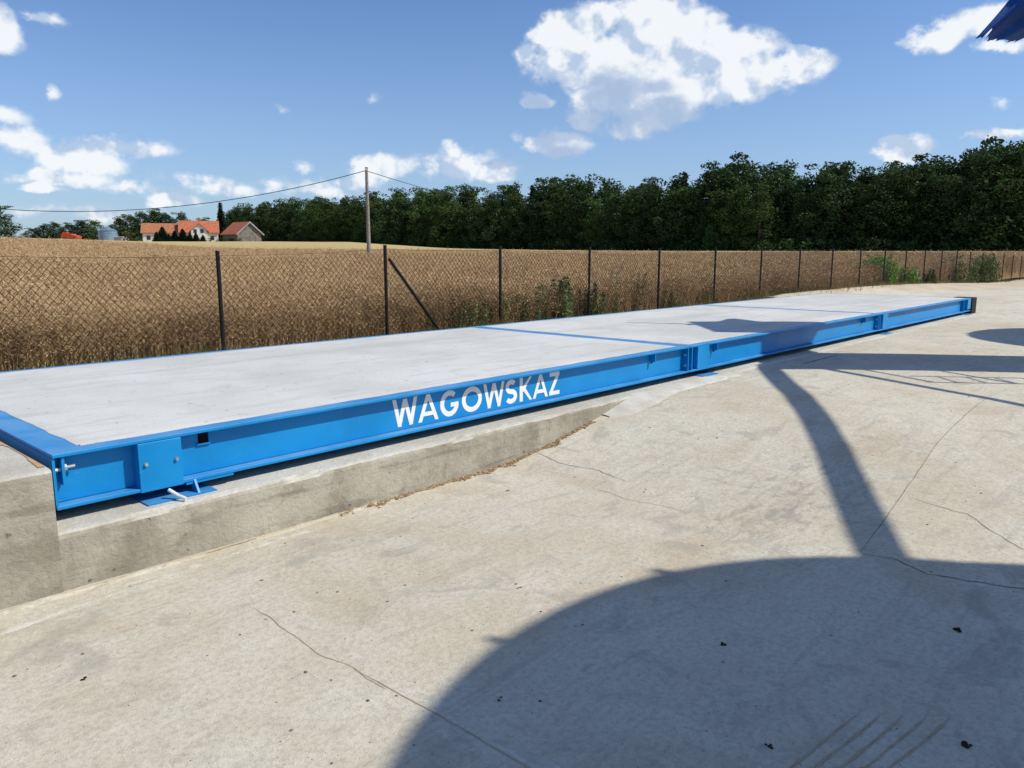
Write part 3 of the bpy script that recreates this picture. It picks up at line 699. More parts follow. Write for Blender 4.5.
# undergrowth at the foot of the wood: one mass
def undergrowth():
    rg = np.random.default_rng(5); cl = []
    for px in np.arange(228, 1180, 3.0):
        Y = float(np.interp(px, XD, YD))-3.5+rg.uniform(-2, 2); X = (px-512)/781*Y; z = canopy_z(X, Y)-.8
        for q in range(3): cl.append((X+rg.uniform(-2, 2), Y+rg.uniform(-1, 6), z+rg.uniform(0, 2.6), rg.uniform(.8, 1.7)))
    V, F = leaf_cloud(cl, 22, .34, rg); me = np_mesh('undergrowth', V, F, M['leaf_dark']); o = bpy.data.objects.new('undergrowth', me); COL.objects.link(o)
    tag(o, 'dark shrubby undergrowth along the foot of the forest', 'undergrowth', kind='stuff')
undergrowth()
def at(px, Y, y=None):
    X = (px-512)/781*Y; return X, Y, (CAMZ+(254-y)*Y/781 if y is not None else canopy_z(X, Y)-.3)
def tree_px(name, label, px, Y, ytop, meshes, H0, wf=1.0, base=None, cat='tree', group=None, zoff=0, names=('crown','trunk')):
    X, Y, z = at(px, Y); z += zoff; zt = CAMZ+(254-ytop)*Y/781; h = zt-z
    return plant(name, label, cat, meshes, (X, Y, z), (h/H0*wf, h/H0*wf, h/H0), random.uniform(0, 6), group, names)
tree_px('young_tree', 'small yellow-green tree at the front of the dark forest edge', 711, 163, 222, LIGHT, 18, 1.25)
tree_px('tall_spruce', 'tall dark spruce standing between the farmhouse and the barn', 223, 262, 203, conifer_meshes(400, 16, 2.4), 16, 1.15)
tree_px('round_tree', 'big dark round tree at the left edge of the field horizon', -2, 150, 205, BL[0], 18, 2.1, zoff=-1)
for (px, yt, wf, lab) in ((34,228,1.6,'low dark green tree leftmost in the row on the horizon'),(46,224,1.5,'dark green tree second from left in the horizon row'),(58,222,1.4,'dark green tree third from left in the horizon row'),
                      (71,223,1.5,'dark tree behind the orange machine, its left side'),(84,220,1.3,'dark green tree straight behind the orange machine'),(97,220,1.3,'mid green tree left of the bluish grain bin')):
    tree_px('horizon_tree', lab, px, 285, yt, BL[int(px) % 7], 18, wf*1.65, group='trees left of the farm')
for (px, yt, wf, lab) in ((122,216,1.2,'dark tree directly right of the bluish grain bin'),(133,214,1.1,'dark tree behind the shed roof left of the farmhouse'),(145,211,1.0,'dark tall tree above the left end of the farmhouse roof'),
                      (157,208,1.0,'tallest dark tree rising behind the farmhouse left wing'),(168,212,1.1,'dark tree behind the middle of the left wing roof'),(184,212,.9,'thin dark tree behind the joint of both red roofs'),(206,217,1.1,'dark green tree behind the right end of the farmhouse')):
    tree_px('farm_tree', lab, px, 290, yt, BL[int(px) % 7], 18, wf*1.5, group='trees behind the farmhouse')
for (px, yt, Y, lab) in ((164,227,232,'dark conical conifer before the white left wing wall'),(176,231,230,'low dark conifer left of the white gable'),(184,229,231,'dark conifer just left of the white gable'),(191,233,230,'short dark conifer below the white gable'),(197,233,229,'dark conifer right below the gable windows'),(158,232,228,'low dark conifer at the left of the row before the white wall'),(170,234,228,'squat dark conifer second in the row before the white wall'),(204,235,228,'small dark conifer right of the white gable')):
    tree_px('garden_conifer', lab, px, Y, yt, CO[0], 16, 2.5, group='conifers in the farm garden')
for (px, yt, wf, mt, lab) in ((129,231,1.7,'leaf_olive','yellow-green bush left of the farmhouse'),(139,236,1.6,'leaf_weed','low green bush at the left corner of the farmhouse'),(232,236,3.2,'leaf_dark','dark hedge clump before the red roofed barn'),(224,235,1.4,'leaf_dark','dark shrub left of the barn'),(212,237,1.5,'leaf_dark','dark shrub at the right corner of the farmhouse'),(240,238,2.4,'leaf_dark','dark low shrub under the barn gable')):
    tree_px('garden_bush', lab, px, 226, yt, bush_meshes(int(px), 3, 1.3, mt, .22, 60), 3, wf, names=('foliage','stem'), cat='bush', group='bushes round the farm')
# ------------------------------------------------------------------ FARM
def farmhouse():
    Y = 240; k = Y/781; X0 = (144-512)*k; zb = CAMZ+11*k
    t = thing('farmhouse', 'white farmhouse with two red tiled roofs and a pointed gable', 'house', (X0, Y, zb), 0)
    ze = zb+3.2; zr = zb+6.4
    L = 11.3
    m = MB(); m.box(X0, X0+L, Y, Y+7, zb-1, ze)
    m.prism([(X0, Y, ze), (X0, Y+7, ze), (X0, Y+3.5, zr-.55)], (.3, 0, 0)); m.build('wall', M['white_wall'], parent=t)
    MB().prism([(X0-.05, Y+.5, ze+.15), (X0-.05, Y+6.5, ze+.15), (X0-.05, Y+3.5, zr-.85)], (.04, 0, 0)).build('gable_boards', M['barn_wood'], parent=t)
    def roof(x0, x1, y0, y1, ze, zr, ov=.5):
        ym = (y0+y1)/2; m = MB(); s = (zr-ze)/(ym-y0)
        for sgn, ya in ((1, y0-ov), (-1, y1+ov)):
            m.prism([(x0-ov, ya, ze-ov*s), (x0-ov, ym, zr), (x0-ov, ym, zr+.22), (x0-ov, ya, ze-ov*s+.22)], (x1-x0+2*ov, 0, 0))
        return m
    roof(X0, X0+L, Y, Y+7, ze, zr-.55).build('roof', M['tile_old'], parent=t)
    X1 = X0+L-.6; L2 = 10.9
    MB().box(X1, X1+L2, Y-2, Y+6, zb-1, ze+.2).build('wall', M['white_wall'], parent=t)
    rf = roof(X1, X1+L2, Y-2, Y+6, ze+.2, zr+.35).build('roof', M['tile'], parent=t)
    MB().box(X1+L2*.48, X1+L2*.48+.6, Y+2.2, Y+2.9, zr, zr+1.5).build('chimney', M['tile'], parent=rf)
    gx = (189.5-512)*k; gw = 4.6; gz = zr-.6
    m = MB(); m.prism([(gx, Y-4, zb-1), (gx+gw, Y-4, zb-1), (gx+gw, Y-4, ze+.6), (gx+gw/2, Y-4, gz), (gx, Y-4, ze+.6)], (0, 4.5, 0)); m.build('gable', M['white_wall'], parent=t)
    m = MB()
    for sg in (-1, 1):
        xo = gx+gw/2+sg*(gw/2+.5); zz = ze+.6-.5*(gz-ze-.6)/(gw/2)
        m.prism([(gx+gw/2, Y-4.4, gz), (gx+gw/2, Y-4.4, gz+.2), (xo, Y-4.4, zz+.2), (xo, Y-4.4, zz)], (0, 6, 0))
    m.build('gable_roof', M['tile'], parent=t)
    for (wx, wz, s1, s2) in ((gx+.8, ze-.1, .75, 1.0), (gx+2.75, ze-.1, .75, 1.0), (gx+.9, zb+.6, .9, 1.1), (gx+2.8, zb+.6, .9, 1.1)):
        f = MB().box(wx-.1, wx+s1+.1, Y-4.06, Y-3.99, wz-.1, wz+s2+.1).build('window', M['barn_wood'], parent=t)
        MB().box(wx, wx+s1, Y-4.1, Y-4.05, wz, wz+s2).build('pane', M['pane'], parent=f)
    for wx in (X0+1.2, X0+3.4, X0+8):
        f = MB().box(wx-.1, wx+1.0, Y-.06, Y+.01, zb+.9, zb+2.2).build('window', M['barn_wood'], parent=t)
        MB().box(wx, wx+.9, Y-.1, Y-.05, zb+1, zb+2.1).build('pane', M['pane'], parent=f)
    for wx in (X1+8.8,):
        f = MB().box(wx-.1, wx+1.0, Y-2.06, Y-1.99, zb+.9, zb+2.2).build('window', M['barn_wood'], parent=t)
        MB().box(wx, wx+.9, Y-2.1, Y-2.05, zb+1, zb+2.1).build('pane', M['pane'], parent=f)
    # open-gabled barn: ridge runs left-right, weathered gable turned to the right front
    Xb = (219-512)*k; yb = Y+4
    b = thing('red_roof_barn', 'grey boarded barn with a red tiled roof right of the spruce', 'barn', (Xb, yb, zb), 0)
    b.location = (Xb, yb, zb); 
    L3 = 9.0; dep = 8; e3 = zb+2.9; r3 = zb+6.2
    m = MB(); m.box(0, L3, 0, dep, -1, e3-zb); m.prism([(L3-.01, 0, e3-zb), (L3-.01, dep, e3-zb), (L3-.01, dep/2, r3-zb)], (-.3, 0, 0)).prism([(0.01, 0, e3-zb), (0.01, dep, e3-zb), (0.01, dep/2, r3-zb)], (.3, 0, 0))
    ORG[b.name] = (0,0,0); m.build('wall', M['barn_wood'], parent=b)
    m = MB(); s = (r3-e3)/(dep/2)
    for ya in (-.6, dep+.6):
        m.prism([(-.6, ya, e3-zb-.6*s), (-.6, dep/2, r3-zb), (-.6, dep/2, r3-zb+.22), (-.6, ya, e3-zb-.6*s+.22)], (L3+1.2, 0, 0))
    m.build('roof', M['tile'], parent=b)
    m = MB()
    for ya in (-.6, dep+.6): m.prism([(L3+.605, ya, e3-zb-.6*s-.2), (L3+.605, dep/2, r3-zb-.2), (L3+.605, dep/2, r3-zb+.26), (L3+.605, ya, e3-zb-.6*s+.26)], (.12, 0, 0))
    m.build('verge_board', M['grey_shed'], parent=b)
    MB().box(L3+.01, L3+.05, 2.6, 5.2, .0, 2.5).build('door', M['barn_wood'], parent=b)
    b.rotation_euler = (0, 0, R(-42)); t.rotation_euler = (0, 0, R(20))
farmhouse()
def bin_and_machine():
    Y = 236; k = Y/781; z = CAMZ+12.5*k; x = (109.5-512)*k
    t = thing('grain_bin', 'bluish tin grain bin with a low conical roof', 'silo', (x, Y, z), 0); r = 2.6
    m = MB(); n = 28
    for i in range(12):
        zz = z-1+i*.38; rr = r+(.03 if i % 2 else 0); m.v += [(x+rr*math.cos(6.2832*j/n), Y+rr*math.sin(6.2832*j/n), zz) for j in range(n)]
    m.f = [(i*n+j, i*n+(j+1)%n, (i+1)*n+(j+1)%n, (i+1)*n+j) for i in range(11) for j in range(n)]; m.build('drum', M['grain'], parent=t)
    m = MB(); zt = z-1+11*.38; m.v = [(x+(r+.15)*math.cos(6.2832*j/n), Y+(r+.15)*math.sin(6.2832*j/n), zt-.05) for j in range(n)]+[(x+.5*math.cos(6.2832*j/n), Y+.5*math.sin(6.2832*j/n), zt+.9) for j in range(n)]
    m.f = [(j, (j+1)%n, n+(j+1)%n, n+j) for j in range(n)]+[tuple(range(n, 2*n))]; m.build('cone_roof', M['grain'], parent=t)
    x2 = (117-512)*k; t = thing('low_shed', 'low grey flat roofed shed right of the grain bin', 'shed', (x2, Y, z), 0)
    MB().box(x2-.8, x2+2.2, Y-1, Y+4, z-1, z+1.2).build('wall', M['grey_shed'], parent=t); MB().box(x2-1, x2+2.4, Y-1.2, Y+4.2, z+1.21, z+1.36).build('roof', M['white_wall'], parent=t)
    x3 = (77-512)*k+.2; Y3 = 228; z = CAMZ+13*Y3/781
    t = thing('orange_harvester', 'orange-red harvester standing on the horizon left of the grain bin', 'harvester', (x3, Y3, z), 0)
    MB().prism([(x3, Y3, z+.7), (x3+4.7, Y3, z+.5), (x3+4.9, Y3, z+1.3), (x3+3.4, Y3, z+1.7), (x3+3.1, Y3, z+2.0), (x3+.5, Y3, z+2.15), (x3, Y3, z+1.8)], (0, 2.4, 0)).build('body', M['orange'], parent=t, bevel=.08)
    MB().box(x3+.3, x3+1.5, Y3+.4, Y3+2, z+2.16, z+2.5).build('grain_tank', M['orange'], parent=t, bevel=.06)
    for wx in (x3+1.1, x3+3.9):
        for yy in (Y3-.3, Y3+2.4):
            m = MB(); m.tube([(wx, yy, z+.45), (wx, yy+.35, z+.45)], .55, 18); m.build('wheel', M['rubber'], parent=t)
bin_and_machine()
# ------------------------------------------------------------------ UTILITY POLES + WIRE
def pole(px, Y, ytop, lab):
    X = (px-512)/781*Y; zt = CAMZ+(254-ytop)*Y/781; zb = canopy_z(X, Y)-1.0
    t = thing('utility_pole', lab, 'utility pole', (X, Y, zb), 0, 'utility poles of the overhead line')
    MB().tube([(X, Y, zb), (X, Y, zt)], [.15, .10], 12).build('shaft', M['wood_pole'], parent=t)
    MB().tube([(X, Y-.1, zt-.18), (X+.0, Y-.28, zt-.18)], .025, 6).build('hook', M['steel'], parent=t)
    MB().tube([(X, Y-.26, zt-.24), (X, Y-.26, zt-.1)], [.05, .03], 8).build('insulator', M['white_plastic'], parent=t)
    return Vector((X, Y-.26, zt-.25))
pA = pole(369, 55, 170, 'weathered wooden utility pole rising from the brown field')
X, Y, _ = at(-190, 56); pB = Vector((X, Y, 7.0))
t = thing('utility_pole', 'wooden utility pole out in the field at far left', 'utility pole', (X, Y+.26, .5), 0, 'utility poles of the overhead line')
MB().tube([(X, Y+.26, .5), (X, Y+.26, 7.2)], [.15, .10], 12).build('shaft', M['wood_pole'], parent=t)
pC = Vector(((508-512)/781*222, 222, 17.6))
wr = thing('overhead_cable', 'single dark overhead cable sagging across the sky', 'cable', tuple(pA), 0)
for (q0, q1, sag, rr) in ((pB, pA, 2.6, .024), (pA, pC, 1.4, .024)):
    P = []
    for i in range(41):
        t_ = i/40; c = q0.lerp(q1, t_); c.z -= sag*4*t_*(1-t_); P.append(c)
    MB().tube(P, rr, 5, False).build('span', M['cable'], parent=wr)
# ------------------------------------------------------------------ WEEDS at the fence
def weed_mesh(seed, H, n_st, spread, leaf, mat='leaf_weed', dens=34, cr=0):
    rg = np.random.default_rng(seed); st = MB(); cl = []
    for s in range(n_st):
        a = rg.uniform(0, 6.28); b = spread*rg.uniform(0, 1); bx, by = b*math.cos(a), b*math.sin(a); h = H*rg.uniform(.6, 1); lx, ly = rg.normal(0, .10*h, 2)
        st.tube([(bx,by,-.05),(bx+lx*.4,by+ly*.4,h*.5),(bx+lx,by+ly,h)], [.007,.006,.003], 5)
        for q in np.linspace(.12, 1, max(5, int(h*13))):
            cl.append((bx+lx*q, by+ly*q, h*q, (.035+.10*(1-q)**.6*H if not cr else cr*rg.uniform(.6, 1.1))))
    V, F = leaf_cloud(cl, -max(5, dens//3), leaf, rg, .6)
    a = np_mesh('leaves', V, F, M[mat]); me = bpy.data.meshes.new('stems'); me.from_pydata([tuple(v) for v in st.v], [], st.f); me.materials.append(M['leaf_weed']); return a, me
def weed(px, H, n, spread, leaf, lab, mat='leaf_weed', p=9.25, cat='weed', name='weed', dens=34, cr=0):
    # along-coordinate where the plant stands on the fence line
    f, c, s = 770, math.cos(math.atan(130/770)), math.sin(math.atan(130/770))
    rx, ry = px-512, f*c+84*s; t_ = p/(rx*NX[0]+ry*NX[1]); a = (rx*AX[0]+ry*AX[1])*t_
    a0, p0 = a, p; x, y, _ = W(a0, p0); z = ground_z(a0, p0)-.05
    plant(name, lab, cat, weed_mesh(int(px*7), H, n, spread, leaf, mat, dens, cr), (x, y, z), (1,1,1), 0, 'weeds along the fence', ('leaves','stems'))
weed(438, 0.48, 9, .45, .024, 'low green weed right of the slanted fence brace')
weed(462, 0.55, 10, .45, .024, 'green weed two steps left of the third fence post', dens=44)
weed(484, 0.62, 9, .40, .024, 'green weed just left of the third fence post', dens=44)
weed(522, 0.62, 13, .50, .026, 'broad dark weed just right of the third fence post', dens=50)
weed(545, 0.71, 13, .50, .026, 'leafy weed halfway between third and fourth posts', dens=50)
weed(566, 0.89, 13, .42, .026, 'tallest bushy weed left of the fourth fence post', dens=56)
weed(584, 0.77, 12, .42, .026, 'bushy weed touching the fourth fence post', dens=56)
weed(604, 0.55, 6, .40, .026, 'low weed right of the fourth fence post')
weed(620, 0.97, 2, .05, .024, 'single tall feathery weed left of its twin', dens=22)
weed(636, 1.09, 3, .09, .024, 'tallest single feathery weed right of its twin', dens=26)
weed(668, 0.50, 7, .4, .028, 'low weed by the fifth fence post')
weed(700, 0.46, 7, .5, .028, 'sparse low weed before the sixth fence post')
weed(876, 1.05, 34, .85, .05, 'big bright green bush at the fence beyond the deck', 'leaf_light', 9.6, 'bush', 'green_bush', 40, .28)
weed(897, .60, 22, .62, .05, 'smaller bright green bush right of the big one', 'leaf_light', 9.4, 'bush', 'green_bush', 40, .22)
weed(948, 1.15, 22, 1.1, .06, 'dull green bush leftmost of the far pair at the fence', 'leaf_weed', 9.5, 'bush', 'green_bush', 40, .3)
weed(968, 1.35, 26, 1.2, .06, 'dull green bush rightmost of the far pair at the fence', 'leaf_weed', 9.5, 'bush', 'green_bush', 40, .34)
weed(918, .6, 12, 1.2, .06, 'low grey-green weed tuft before the far bushes', 'leaf_weed', 9.4, dens=40)
# grass verge along the fence foot
def verge():
    n = 15000; a = rng.uniform(1.5, 56, n); a = 1.5+(a-1.5)*rng.uniform(.2, 1, n); p = rng.normal(9.05, .30, n); p = np.clip(p, 8.3, 10)
    x = a*AX[0]+p*NX[0]; y = a*AX[1]+p*NX[1]; z = np.array([ground_z(float(a[i]), float(p[i])) for i in range(n)])-.02
    dens = np.array([noise.noise((float(a[i])*.8, float(p[i])*.8, 6)) for i in range(n)]); h = np.clip(rng.uniform(.03, .16, n)+.22*dens, .03, .34); sz = np.clip(np.hypot(x, y)/11, .8, 4)
    b = np.stack([x, y, z], 1); l = rng.normal(0, .07, (n, 2)); tp = np.stack([x+l[:,0], y+l[:,1], z+h], 1)
    w = rng.normal(0, 1, (n, 3)); w[:,2] = 0; w /= np.linalg.norm(w, axis=1)[:,None]; w *= (.004*sz)[:,None]
    V = np.stack([b-w, b+w, tp], 1).reshape(-1, 3); me = np_mesh('verge_grass', V, np.arange(len(V)).reshape(-1, 3), M['verge'])
    o = bpy.data.objects.new('verge_grass', me); COL.objects.link(o); tag(o, 'thin dry green grass growing along the fence foot', 'grass', kind='stuff')
verge()
# ------------------------------------------------------------------ unseen silos, tower and pipes added to cast shadows into view; the flag
def silo(x, y, z, r, h, lab):  # unseen cylinder added to throw a round-ended shadow on the pad
    t = thing('shadow_silo', lab, 'silo', (x, y, z), 0, 'unseen shadow-casting silos beside the pad'); n = 64
    def ring(m, rr, zz): m.v += [(x+rr*math.cos(6.28318*j/n), y+rr*math.sin(6.28318*j/n), zz) for j in range(n)]
    m = MB(); k = 0
    for zz in seq(z-.1, z+h, 8): ring(m, r, zz); k += 1
    m.f = [(i*n+j, i*n+(j+1)%n, (i+1)*n+(j+1)%n, (i+1)*n+j) for i in range(k-1) for j in range(n)]; m.build('drum', M['silo'], parent=t, smooth=True)
    m = MB(); ring(m, r+.02, z+h-.02); ring(m, r+.02, z+h+.02); ring(m, .3, z+h+.18); m.f = [(i*n+j, i*n+(j+1)%n, (i+1)*n+(j+1)%n, (i+1)*n+j) for i in range(2) for j in range(n)]+[tuple(range(2*n, 3*n))]; m.build('lid', M['silo'], parent=t)
    for a in (2.035, 2.53):  # small lugs added to put bumps in the shadow's rim
        cx, cy = x+(r+.02)*math.cos(a), y+(r+.02)*math.sin(a); MB().tube([(cx, cy, z+h-.1), (cx+.05*math.cos(a), cy+.05*math.sin(a), z+h+.02)], .03, 6).build('shadow_lug', M['silo'], parent=t)
    return t
SX, SY = .923, -.130     # shadow shift per metre of height (towards the sun)
silo(1.7+SX*5, 1.72+SY*5, 0, 2.1, 5.0, 'unseen grey silo right beside the viewer, added for its round shadow')
silo(9.4+SX*4.7, 11.45+SY*4.7, .2, 2.1, 4.9, 'unseen grey silo farther along the pad, added for its round shadow')
def tower():  # unseen box column added to throw the broad shadow band
    x0, x1, y0, y1 = 7.5, 8.3, 8.10, 9.55; zt = 5.05
    t = thing('shadow_tower', 'unseen grey boxed tower right of the pad, added for its shadow band', 'tower', (7.9, 8.55, .2), 0)
    MB().box(x0, x1, y0, y1, -.1, zt).build('casing', M['silo'], parent=t, bevel=.02)
    MB().box(6.92, x1+.05, 8.72, 10.22, zt-.08, zt+.42).build('shadow_head_box', M['silo'], parent=t, bevel=.02)  # box added to widen the tower's shadow on the deck
    MB().box(x0-.05, x1+.05, y0-.05, 8.70, zt+.002, zt+.12).build('head_cap', M['silo'], parent=t, bevel=.01)
    m = MB()
    for yy in (y0-.42, y0-.80): m.tube([(x0+.1, yy, -.05), (x0+.1, yy, 3.9)], .022, 6)
    m.build('ladder_rail', M['silo'], parent=t)
    m = MB()
    for i in range(12): m.tube([(x0+.1, y0-.42, .3+i*.3), (x0+.1, y0-.8, .3+i*.3)], .014, 5)
    m.build('ladder_rungs', M['silo'], parent=t)
    m = MB()
    for z in (1.0, 2.0, 3.0, 3.85): m.tube([(x0+.1, y0-.8, z), (x0+.1, y0+.02, z+.35)], .022, 5)
    m.build('ladder_struts', M['silo'], parent=t)
    MB().tube([(7.1, 9.9, zt+.3), (6.95, 9.75, 5.4), (6.35, 10.0, 5.80)], .025, 8).build('staff', M['steel'], parent=t)
tower()
def shadow_to_pt(gx, gy, gz, z): return (gx+SX*(z-gz), gy+SY*(z-gz), z)
pts = [(1.5,2.7,0,4.75),(1.75,3.3,0,4.6),(1.94,3.83,.0,4.5),(2.10,4.43,.025,4.45),(2.23,4.93,.064,4.45),(2.39,5.57,.13,4.45),(2.52,6.22,.21,4.45),(2.6,6.76,.265,4.5),(2.74,7.58,.28,4.55),(2.98,8.9,.28,4.6)]  # unseen pipe, its path worked back from the curved shadow on the ground
P = [shadow_to_pt(*q) for q in pts]; P = [(P[0][0]+.4, P[0][1]-.5, 4.75)]+P+[(7.55, 8.9, 4.62)]
tag(MB().tube(P, .115, 12).build('shadow_pipe', M['silo'], origin=(6, 5, 0), rot=0) if False else MB().tube(P, .10, 14).build('shadow_pipe', M['silo'], origin=P[3], rot=0, smooth=True), 'unseen bent grey pipe from silo top to tower, added for its curved shadow', 'pipe')
P2 = [shadow_to_pt(3.22,9.60,.28,4.3), shadow_to_pt(4.40,6.70,.27,3.3), shadow_to_pt(5.8,3.1,.0,2.2)]  # unseen thin pipe, laid out backwards from its shadow line
tag(MB().tube(P2, .045, 10).build('thin_shadow_pipe', M['silo'], origin=P2[1], rot=0), 'unseen thin grey pipe from tower to silo, added for its straight shadow', 'pipe')
def flag():
    # torn cloth hanging from the staff, blown a little to the left
    m = MB(); nu, nv = 34, 30; top0, top1 = Vector((6.62, 9.90, 5.62)), Vector((7.65, 9.45, 4.85))
    b0, b1 = Vector((5.56, 9.82, 4.12)), Vector((6.72, 10.85, 4.37))
    for i in range(nu+1):
        u = i/nu
        for j in range(nv+1):
            v = j/nv; tp = top0.lerp(top1, u); bt = b0.lerp(b1, u)
            # ragged lower hem, most torn at the left corner
            rag = .05*abs(noise.noise((u*6, 3, 1)))+.05*abs(noise.noise((u*22, 3, 1)))+(.07 if .10 < u < .17 else 0)-.03*u
            c = tp.lerp(bt, v*(1-rag*v)); w = .06*math.sin(u*13+v*3)*(.3+v)+.05*noise.noise((u*3, v*2.5, 0))
            c += Vector((.2, 1, .1))*w; c.x += .10*math.sin(v*3)*(1-u*.6); m.v.append(tuple(c))
    k = nv+1; m.f = [(i*k+j, (i+1)*k+j, (i+1)*k+j+1, i*k+j+1) for i in range(nu) for j in range(nv)]
    o = m.build('torn_flag', M['cloth'], origin=(6.3, 9.9, 4.1), rot=0, smooth=True)
    so = o.modifiers.new('cloth', 'SOLIDIFY'); so.thickness = .003
    tag(o, 'torn navy blue cloth hanging in from the top right corner', 'flag')
flag()
# ------------------------------------------------------------------ SKY
SUN_AZ, SUN_EL = R(98), R(47)
def world():
    w = bpy.data.worlds.new('World'); S.world = w; w.cycles.sampling_method = 'MANUAL'; w.cycles.sample_map_resolution = 512; w.use_nodes = True; g = G(w.node_tree); g.n.clear()
    out = g.node('ShaderNodeOutputWorld'); bg = g.node('ShaderNodeBackground'); g.l.new(bg.outputs[0], out.inputs[0])
    sky = g.node('ShaderNodeTexSky', sky_type='NISHITA'); sky.sun_disc = False; sky.sun_elevation = SUN_EL; sky.sun_rotation = SUN_AZ
    sky.altitude = 150; sky.air_density = 1.0; sky.dust_density = .8; sky.ozone_density = 1.6
    tc = g.node('ShaderNodeTexCoord').outputs['Generated']; sep = g.node('ShaderNodeSeparateXYZ'); g.l.new(g.vmath('NORMALIZE', tc), sep.inputs[0])
    az = g.math('ARCTAN2', sep.outputs[0], sep.outputs[1]); el = g.math('ARCSINE', sep.outputs[2])
    cb = g.node('ShaderNodeCombineXYZ'); g.put(cb.inputs[0], az); g.put(cb.inputs[1], el); uv = cb.outputs[0]
    # (px, py, rx, ry, weight) of each cloud lobe in the photograph -> azimuth/elevation in the real sky
    C = [(560,62,42,30,.9),(608,92,50,30,.8),(655,108,55,22,.8),(735,58,55,36,.9),(590,20,50,24,.8),(640,60,62,45,1),(690,92,60,24,1),(120,150,70,16,.6),(200,185,70,14,.5),(90,215,90,12,.5),(455,165,60,22,.5),(330,190,60,14,.5),(700,20,30,20,.9),(568,38,42,30,1),(600,62,55,34,1),(655,22,60,34,1),(700,50,55,36,1),(735,85,60,24,1),(795,68,42,20,1),(650,85,50,24,.95),(612,105,52,30,.62),(645,125,40,16,.9),(588,118,24,10,.8),
         (555,142,42,15,1),(537,101,18,9,.9),(490,170,32,11,.95),(450,148,14,11,.95),(382,166,42,17,.95),(360,180,30,10,.8),(70,160,60,20,.72),(95,165,45,18,.75),(25,140,48,20,.6),(10,120,30,16,.6),(0,30,28,28,.95),(48,17,26,10,.5),
         (50,93,14,12,.55),(45,192,28,6,.8),(170,202,36,9,.85),(60,178,70,12,.65),(272,184,18,9,.6),(300,168,18,9,.4),(905,148,36,14,1),(935,38,42,16,.95),(975,22,50,20,1),(1010,48,45,9,.75),(1000,133,42,8,.8),(1000,100,18,8,.36),
         (283,108,14,9,.34),(374,97,12,9,.34),(235,190,30,9,.55),(145,190,60,8,.5)]
    f, c, s = 770, math.cos(math.atan(130/770)), math.sin(math.atan(130/770))
    def dirn(px, py):
        x, y, z = px-512, f*c-(py-384)*s, -(f*s+(py-384)*c); return math.atan2(x, y), math.atan2(z, math.hypot(x, y))
    lobes = []
    for (px, py, rx, ry, wt) in C:
        a, e = dirn(px, py); a2, _ = dirn(px+rx, py); _, e2 = dirn(px, py-ry); lobes.append((a, e, abs(a2-a), abs(e2-e), wt))
    for (a, e, ra_, re_) in ((1.3,.5,.5,.14),(2.4,.35,.4,.12),(-1.4,.4,.5,.12),(-2.4,.5,.4,.15),(3.0,.3,.4,.1)): lobes.append((a, e, ra_, re_, 1))
    grp = bpy.data.node_groups.new('cloud_field', 'ShaderNodeTree')
    grp.interface.new_socket('Vector', in_out='INPUT', socket_type='NodeSocketVector'); grp.interface.new_socket('Density', in_out='OUTPUT', socket_type='NodeSocketFloat')
    h = G(grp); gi = h.node('NodeGroupInput').outputs[0]; go = h.node('NodeGroupOutput')
    nz = h.node('ShaderNodeTexNoise'); h.l.new(h.vmath('MULTIPLY', gi, (1, 1.25, 1)), nz.inputs['Vector']); nz.inputs['Scale'].default_value = 26; nz.inputs['Detail'].default_value = 8; nz.inputs['Roughness'].default_value = .58
    n2 = h.node('ShaderNodeTexNoise'); h.l.new(gi, n2.inputs['Vector']); n2.inputs['Scale'].default_value = 16; n2.inputs['Detail'].default_value = 4
    wv = h.vmath('MULTIPLY', h.vmath('SUBTRACT', n2.outputs['Color'], (.5,.5,.5)), (.035, .022, 0)); wv2 = h.vmath('MULTIPLY', h.vmath('SUBTRACT', nz.outputs['Color'], (.5,.5,.5)), (.034, .024, 0)); p = h.vmath('ADD', h.vmath('ADD', gi, wv), wv2)
    acc = None
    for (a, e, ra_, re_, wt) in lobes:
        d = h.vmath('LENGTH', h.vmath('MULTIPLY', h.vmath('SUBTRACT', p, (a, e, 0)), (1/(ra_*1.25), 1/(re_*1.25), 0)))
        v = h.math('MULTIPLY', h.math('SUBTRACT', 1.0, d, clamp=True), wt)
        if acc is None: acc = v
        else:
            sx = h.node('ShaderNodeMath', operation='SMOOTH_MAX'); h.put(sx.inputs[0], acc); h.put(sx.inputs[1], v); sx.inputs[2].default_value = .12; acc = sx.outputs[0]
    acc = h.math('MAXIMUM', h.math('SUBTRACT', acc, .06), 0.0)
    den = h.math('SUBTRACT', h.math('ADD', h.math('MULTIPLY', acc, 2.3), h.math('MULTIPLY', h.math('SUBTRACT', nz.outputs['Fac'], .5), h.ramp(acc, .0, .25, 0, 3.0))), .22)
    h.put(go.inputs[0], den)
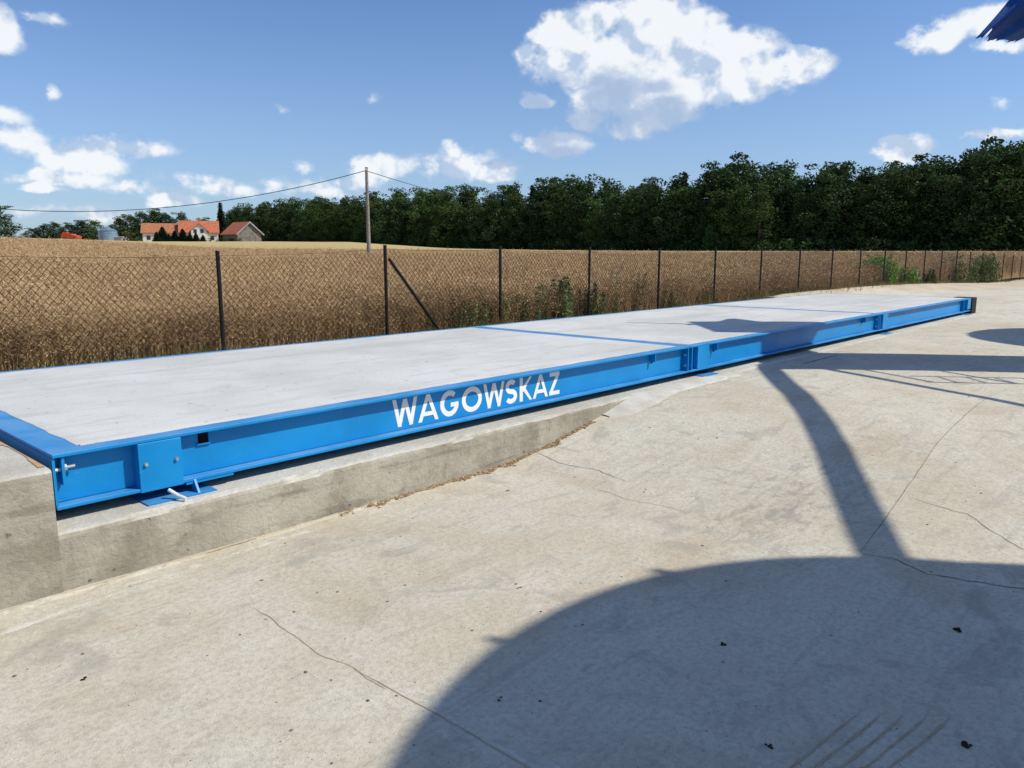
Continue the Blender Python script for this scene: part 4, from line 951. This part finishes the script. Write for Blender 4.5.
    def field(vec):
        n = g.node('ShaderNodeGroup'); n.node_tree = grp; g.put(n.inputs[0], vec); return n.outputs[0]
    d0 = field(uv); d2 = field(g.vmath('ADD', uv, (.045, .072, 0)))
    alpha = g.ramp(d0, -.10, .75)
    relief = g.math('SUBTRACT', g.noise(uv, 22, 4, .5), g.noise(g.vmath('ADD', uv, (.012, .014, 0)), 22, 4, .5))
    lit = g.ramp(g.math('ADD', g.math('MULTIPLY', g.math('SUBTRACT', d0, d2), .35), g.math('MULTIPLY', relief, 7.5)), -.75, .60)
    ccol = g.mix(lit, (5.2, 6.5, 8.5), (9.9, 10.2, 10.5)); ccol = g.mix(g.math('MULTIPLY', g.ramp(d2, .2, 1.35), .85), ccol, (4.2, 5.5, 7.7))
    blue = g.mix(g.ramp(el, .34, .0, 0, .36), g.mix(1.0, sky.outputs[0], SKY_TINT, 'MULTIPLY'), (4.7, 6.15, 8.4))
    g.put(bg.inputs['Color'], g.mix(g.math('MULTIPLY', alpha, .95), blue, ccol)); bg.inputs['Strength'].default_value = .090
SKY_TINT = (.89, 1.12, 1.46)
world()
L = bpy.data.lights.new('sun', 'SUN'); L.energy = 4.5; L.angle = R(.55); L.color = (1, .945, .80)
so = bpy.data.objects.new('sun', L); COL.objects.link(so)
sd = Vector((math.sin(SUN_AZ)*math.cos(SUN_EL), math.cos(SUN_AZ)*math.cos(SUN_EL), math.sin(SUN_EL)))
so.rotation_euler = sd.to_track_quat('Z', 'Y').to_euler(); so.location = (10, -2, 12)
# ------------------------------------------------------------------ CAMERA
cam = bpy.data.cameras.new('camera'); co = bpy.data.objects.new('camera', cam); COL.objects.link(co); S.camera = co
co.location = (0, 0, CAMZ); co.rotation_euler = (math.pi/2-math.atan(130/770), 0, 0)
cam.sensor_width = 36; cam.lens = 36*770/1024; cam.clip_start = .05; cam.clip_end = 6000
S.view_settings.view_transform = 'Standard'; S.view_settings.look = 'None'; S.view_settings.gamma = 1; S.view_settings.exposure = 0.06
S.render.engine = 'CYCLES'; S.render.resolution_x = 1024; S.render.resolution_y = 768
S.cycles.max_bounces = 6
